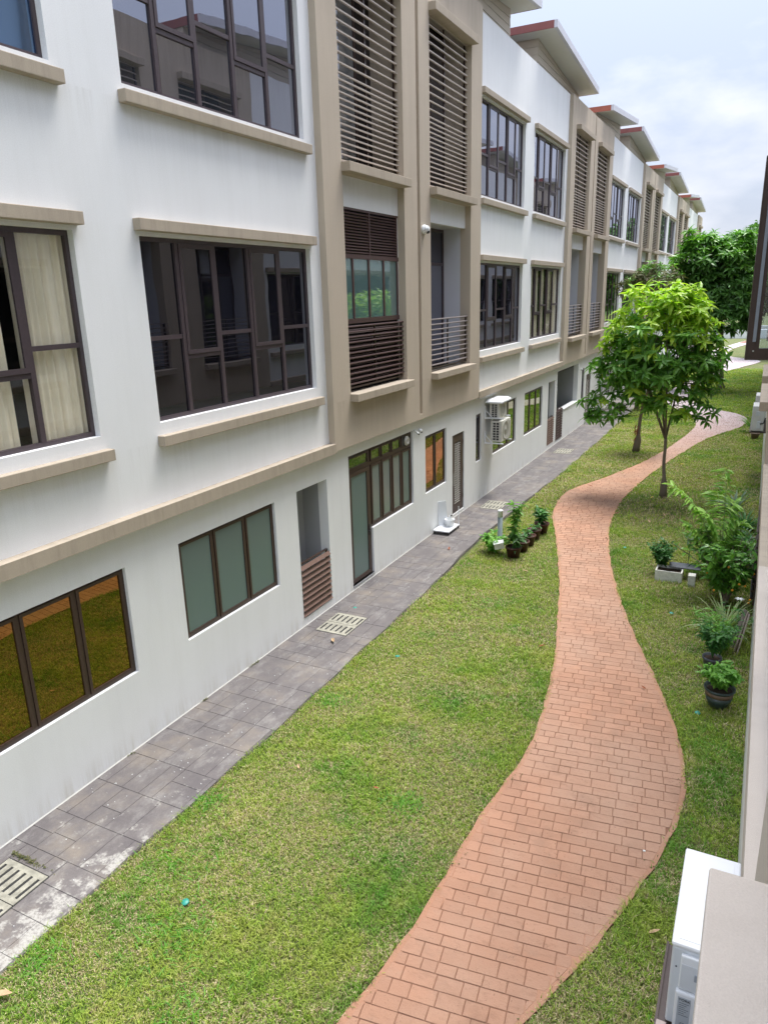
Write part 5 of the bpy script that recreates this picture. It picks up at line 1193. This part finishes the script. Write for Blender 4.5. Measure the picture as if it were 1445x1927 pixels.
for fi, tip in enumerate([(-0.08, -0.1, 2.55), (-1.0, 0.0, 2.12), (0.12, 0.0, 1.9), (-0.35, -0.2, 1.7), (0.3, 0.1, 1.5), (-0.7, -0.2, 1.45), (-0.2, 0.3, 2.0), (0.1, -0.3, 1.2)]):
    b = MB(); P0 = Vector((0, 0, 0.1)); P2 = Vector(tip); P1 = Vector((tip[0] * 0.25, tip[1] * 0.3, tip[2] * 0.85)); pts = [P0 * (1 - t) ** 2 + P1 * 2 * t * (1 - t) + P2 * t * t for t in np.linspace(0, 1, 12)]
    b.tube(pts, [0.014 - 0.001 * i for i in range(12)], 5); st = b.build('stem', leaf_pale, cu_, True)
    P = []; A = []; E_ = []
    for t in np.linspace(0.30, 1, 32):
        p = P0 * (1 - t) ** 2 + P1 * 2 * t * (1 - t) + P2 * t * t; d = (P1 - P0) * 2 * (1 - t) + (P2 - P1) * 2 * t; a = math.atan2(d.y, d.x)
        for sgn in (1, -1):
            P.append(list(p)); A.append(a + sgn * 1.2 + rs.normal(0, 0.15)); E_.append(rs.normal(0.15, 0.2))
    V, F = scatter_leaves(np.array(P), np.array(A), np.array(E_), rs.normal(0, 0.3, len(P)), rs.uniform(0.2, 0.34, len(P)), LV, LF); o = np_mesh('frond', V, F, leaf_frond, cu_)
def straps(name, x, y, n, Lf, W, mat, label, seed, spread=0.8, z=0.0, cat='plant'):
    root = empty(name, (x, y, z)); tag(root, label, cat); rs = np.random.default_rng(seed)
    for i in range(n):
        a = rs.uniform(0, 6.28); l = Lf * rs.uniform(0.6, 1.1); s = spread * rs.uniform(0.3, 1.0); V = []; k = 6
        for j in range(k + 1):
            t = j / k; r = l * (t * math.sin(s) + 0.25 * t * t); zz = l * (t * math.cos(s) * 1.0 - 0.55 * s * t * t * t); w = W * (0.5 if j == 0 else 1 - 0.98 * t ** 3) / 2
            px, py = math.cos(a) * r, math.sin(a) * r; V += [(px - math.sin(a) * w, py + math.cos(a) * w, zz + w * 0.5), (px, py, zz), (px + math.sin(a) * w, py - math.cos(a) * w, zz + w * 0.5)]
        F = [(3 * j + q, 3 * j + 3 + q, 3 * j + 4 + q, 3 * j + 1 + q) for j in range(k) for q in (0, 1)]
        m = MB(); m.add(V, F); m.build('leaf', mat, root, True)
    return root
straps('spider_plant', 6.86, 12.95, 110, 0.8, 0.03, leaf_pale, 'arching pale strap-leaved plant in front of the fruit bush', 81, 1.0)
straps('agave', 6.92, 17.7, 46, 0.65, 0.07, leaf_grey, 'grey-green spiky plant by the right wall, nearer of two', 82, 0.75)
straps('agave', 6.72, 20.6, 34, 0.85, 0.08, leaf_grey, 'grey-green spiky plant further along, with long drooping leaves', 83, 0.8)
straps('grass_clump', 7.0, 19.2, 120, 0.7, 0.035, leaf_bush, 'dark grassy clump between the two grey spiky plants', 84, 0.9)
straps('reed_clump', 6.95, 33.2, 60, 1.0, 0.05, leaf_mature, 'tall reedy clump by the far right wall', 85, 0.6)
m = pot('plant_pot', 7.0, 31.9, 0.16, 0.25, 'small brown pot in front of the far reedy clump', band_m)
hb = empty('leafy_shrub', (6.55, 15.6, 0)); tag(hb, 'spreading light green shrub between the planter and the fruit bush', 'shrub')
plant(hb, (0, 0, 0.05), 480, 0.7, 0.9, 0.17, leaf_bright, 90, 0.34, stems=24, stemr=0.008)
hb = empty('weedy_plant', (6.95, 12.2, 0)); tag(hb, 'wispy green weeds at the wall between the pots and strap leaves', 'plant')
plant(hb, (0, 0, 0.0), 420, 0.45, 0.75, 0.10, leaf_bright, 91, 0.3, (-0.2, 0), 26, 0.004)
hb = empty('ground_shrub', (7.0, 16.7, 0)); tag(hb, 'low dark green leafy shrub against the wall before the grey spiky plants', 'shrub')
plant(hb, (0, 0, 0.05), 520, 0.55, 0.75, 0.14, leaf_bush, 92, 0.4, stems=24)
bu = empty('round_bush', (5.54, 15.45, 0)); tag(bu, 'small rounded dark green bush growing behind the white foam planter', 'bush')
plant(bu, (0, 0, 0.12), 700, 0.36, 0.62, 0.095, leaf_bush, 70, 0.5, stems=24); plant(bu, (0, 0, 0.12), 160, 0.25, 0.4, 0.08, leaf_dark, 71, 0.5, stems=12)
pb_ = empty('foam_planter', (5.85, 15.22, 0)); tag(pb_, 'white foam planter box on the grass, with soil and grey sheet', 'planter')
m = MB(); 
for (a, b, c, d) in ((-0.40, 0.12, -0.19, -0.16), (-0.40, 0.12, 0.16, 0.19), (-0.40, -0.37, -0.16, 0.16), (0.09, 0.12, -0.16, 0.16)): m.box(a, b, c, d, 0, 0.24)
m.box(-0.37, 0.09, -0.16, 0.16, 0, 0.02); m.build('box', foam_m, pb_)
m = MB(); m.box(-0.368, 0.088, -0.158, 0.158, 0.02, 0.19); m.build('soil', soil_m, pb_)
sh2 = MB(); sh2.box(-0.3, 0.3, -0.12, 0.16, 0, 0.012); o = sh2.build('grey_sheet', slate_m); o.location = (5.98, 15.40, 0.262); o.rotation_euler = (0.05, 0.03, 0.1); tag(o, 'dark grey sheet lying across the foam planter', 'sheet')
pc = empty('concrete_block', (6.16, 15.0, 0)); tag(pc, 'small stained white foam block beside the planter box', 'block'); m = MB(); m.bbox(-0.07, 0.07, -0.09, 0.09, 0, 0.26, 0.01); m.build('block', foam_m, pc)
for i, (x, y, h, l) in enumerate([(6.0, 15.9, 0.75, 'thin seedling with wilted top on a stick behind the foam planter'), (6.25, 16.3, 0.95, 'taller staked seedling between the round bush and the shrub')]):
    p = empty('seedling', (x, y, 0)); tag(p, l, 'plant'); m = MB(); m.tube([(0, 0, 0), (0.02, 0, h)], 0.008, 5); m.build('stake', timber_m, p); plant(p, (0.02, 0, h * 0.85), 16, 0.12, 0.15, 0.16, leaf_grey if i == 0 else leaf_mature, 72 + i, 0.4, stems=4)
fl = empty('white_flower', (7.05, 13.1, 0.62)); tag(fl, 'single white bloom near the wall above the strap leaves', 'flower'); m = MB()
for k in range(6):
    a = k * PI / 3; m.add([(0, 0, 0), (0.045 * math.cos(a - 0.4), 0.045 * math.sin(a - 0.4), 0.02), (0.085 * math.cos(a), 0.085 * math.sin(a), 0.01), (0.045 * math.cos(a + 0.4), 0.045 * math.sin(a + 0.4), 0.02)], [(0, 1, 2, 3)])
m.build('petals', lamp_m, fl); m = MB(); m.tube([(0, 0, 0), (0.02, 0.05, -0.5)], 0.005, 5); m.build('stem', leaf_bush, fl)
# boards leaning on the right wall
for i, (dx, w, mt, l) in enumerate([(0.0, 0.14, timber_m, 'wide weathered board leaning on the right wall behind the pots'), (0.10, 0.02, pinkw, 'thin pale batten leaning beside the weathered board'), (0.15, 0.02, plum_m, 'thin dark red batten between two pale battens'), (0.20, 0.022, pinkw, 'rightmost thin pale batten leaning nearest the wall')]):
    m = MB(); m.box(-0.008, 0.008, -w / 2, w / 2, 0, 0.72); o = m.build('leaning_board', mt); o.location = (7.0 + dx * 0.5, 12.35 - dx * 0.9, 0.0); o.rotation_euler = (-0.25, 0.30 - i * 0.02, 0.25 + PI / 2 * 0); tag(o, l, 'board', 'scrap boards leaning on the right wall')

# ------------------------------------------------------------------ small things on the ground
TEAL = [(2.39, 4.29, 'teal plastic lid in the near grass'), (2.06, 9.84, 'teal plastic lid in the middle of the lawn edge'), (6.68, 10.05, 'teal lid on the grass in front of the glazed pot'), (2.31, 17.32, 'teal lid on the grass beyond the flower pots'), (5.96, 13.42, 'teal lid on the grass right of the path, before the planter'), (0.44, 11.28, 'teal cap on the grey pavement near the drain cover'), (4.56, 16.81, 'faint teal lid on the right lawn near the path bend')]
for x, y, l in TEAL:
    m = MB(); m.lathe([(0.0, 0.02), (0.02, 0.022), (0.032, 0.014), (0.05, 0.012), (0.055, 0.0)], 16); o = m.build('plastic_lid', teal_m, None, True); o.location = (x, y, 0.03); o.rotation_euler = (random.uniform(-0.2, 0.2), random.uniform(-0.2, 0.2), 0); s = 0.75; o.scale = (s, s, s); tag(o, l, 'lid', 'teal plastic lids lying about')
LVd, LFd = leaf_shape(1.0, 0.36, -0.25, 0.6, 4)
DRY = [(1.66, 2.77, 0.2, 0, 'big tan dry leaf at the lower left corner of the lawn'), (0.81, 9.85, 0.17, 0, 'curled tan leaf on the pavement before the slotted drain cover'), (2.23, 6.6, 0.09, 0, 'pale short leaf on the grass near the pavement edge'),
       (4.16, 11.11, 0.13, 1, 'brown leaf on the grass at the left edge of the path'), (5.9, 10.41, 0.09, 1, 'reddish leaf on the bricks near the right edge'), (3.32, 6.64, 0.08, 1, 'small rust-red leaf in the middle of the lawn'), (0.85, 15.11, 0.13, 1, 'dark curled leaf on the pavement near the cart'),
       (2.23, 20.03, 0.17, 0, 'tan leaf at the tip of the path bend'), (2.05, 21.27, 0.16, 2, 'yellowish leaf on the grass above the path bend'), (3.92, 19.46, 0.14, 1, 'dark leaf on the bricks below the leafy tree'), (4.54, 21.42, 0.13, 2, 'yellow leaf at the foot of the leafy tree'),
       (4.79, 19.04, 0.13, 0, 'tan leaf on the bare grass below the tree'), (5.11, 23.98, 0.14, 0, 'pale leaf on the grass right of the trunk'), (5.59, 24.16, 0.17, 1, 'russet leaf further right of the trunk'), (5.07, 19.76, 0.14, 0, 'light brown leaf between tree and planter'),
       (3.26, 24.19, 0.18, 0, 'tan leaf lying on the path where it narrows'), (2.66, 22.12, 0.14, 1, 'brown leaf on the bricks at the bend'), (6.64, 5.88, 0.12, 0, 'tan leaf in the grass by the near outdoor unit'), (2.9, 14.4, 0.12, 0, 'small tan leaf on the lawn near the pots'), (4.9, 26.1, 0.15, 2, 'yellow leaf on the far grass right of the path')]
for x, y, s, k, l in DRY:
    o = np_mesh('dry_leaf', LVd * s - np.array([s / 2, 0, -0.03 * s * 3]), LFd, (dry1, dry2, dry3)[k]); o.location = (x, y, 0.045); o.rotation_euler = (random.uniform(-0.3, 0.3), random.uniform(-0.2, 0.2), random.uniform(0, 6)); tag(o, l, 'leaf', 'dry leaves lying about')
m = MB(); m.bbox(-0.013, 0.013, -0.01, 0.01, 0, 0.012, 0.004); o = m.build('white_pebble', lamp_m, None, True); o.location = (6.40, 6.95, 0.03); tag(o, 'tiny white scrap on the bricks above the near outdoor unit', 'scrap')
rb = MB(); rs = np.random.default_rng(99)
for i in range(160):
    x, y = rs.uniform(0.05, 1.35), rs.uniform(3, 14); s = rs.uniform(0.002, 0.0065) * (1 + (rs.random() < 0.06)); M = Matrix.Translation((x, y, 0.0375 + s / 2)) @ Matrix.Rotation(rs.uniform(0, 3), 4, 'Z'); rb.box(-s, s, -s * 0.7, s * 0.7, -s / 2, s / 2, 0, M)
o = rb.build('plaster_crumbs', lamp_m); tag(o, 'white plaster crumbs scattered on the grey pavement', 'crumbs', kind='stuff')
# weeds creeping over the path edges and the pavement joints
P = []; rs = np.random.default_rng(123)
for i in range(900):
    yy = rs.uniform(3, 24); side = rs.random() < 0.5
    k = math.sin(yy * 3.1 + side * 2) + math.sin(yy * 7.7)
    if k < 0.5: continue
    e = float(PL(yy)) if side else float(PR(yy)); P.append([e + (1 if side else -1) * abs(rs.normal(0, 0.05)), yy, 0.036])
for i in range(120): P.append([rs.normal(0.02, 0.01), rs.choice([5.9, 8.6, 8.7, 7.4]) + rs.normal(0, 0.03), 0.045])
for i in range(200): P.append([0.2 + abs(rs.normal(0, 0.25)), 3.99 + rs.normal(0, 0.012), 0.045])
P = np.array(P); n = len(P); LV, LF = leaf_shape(1.0, 0.4, 0.1, 0.2, 2)
V, F = scatter_leaves(P, rs.uniform(0, 6.28, n), rs.uniform(0.0, 0.7, n), rs.normal(0, 0.3, n), rs.uniform(0.015, 0.04, n), LV, LF)
o = np_mesh('creeping_weeds', V, F, leaf_brown); tag(o, 'creeping weeds along the path edges and pavement joints', 'weeds', kind='stuff')

grass('dry_grass', 20, 34, 700, 0.055, 0.018, dryblade_m, 33, 0.42)
# taller lush tufts and a few broad weeds standing out of the turf
rs = np.random.default_rng(311); P = []
for (cx, cy, r, n_) in [(2.55, 3.95, 0.5, 420), (3.75, 6.55, 0.28, 260), (2.0, 4.6, 0.5, 260), (1.75, 8.2, 0.3, 200), (3.2, 3.3, 0.35, 200), (6.55, 7.6, 0.3, 160), (6.9, 9.2, 0.4, 240), (2.6, 12.6, 0.5, 200), (5.0, 12.3 + 4, 0.5, 160), (6.6, 4.6, 0.3, 160), (1.6, 5.6, 0.25, 200), (1.6, 3.2, 0.25, 200)]:
    k = rs.normal(0, r * 0.5, (n_, 2)); P.append(np.stack([cx + k[:, 0], cy + k[:, 1], np.full(n_, 0.012)], -1))
P = np.concatenate(P); P = P[(P[:, 0] > 1.42) & ((P[:, 0] < PL(P[:, 1])) | (P[:, 0] > PR(P[:, 1]))) & (P[:, 0] < 7.27)]; n = len(P)
LV, LF = leaf_shape(1.0, 0.11, 0.35, 0.3, 3)
V, F = scatter_leaves(P, rs.uniform(0, 6.28, n), rs.uniform(0.3, 1.2, n), rs.normal(0, 0.3, n), rs.uniform(0.05, 0.11, n), LV, LF)
tuft_m = leafmat('lush_tuft', (0.05, 0.20, 0.015), (0.16, 0.36, 0.04), 0.28, 0.5)
o = np_mesh('grass_tufts', V, F, tuft_m); tag(o, 'taller lush green tufts standing out of the short turf', 'grass', kind='stuff')
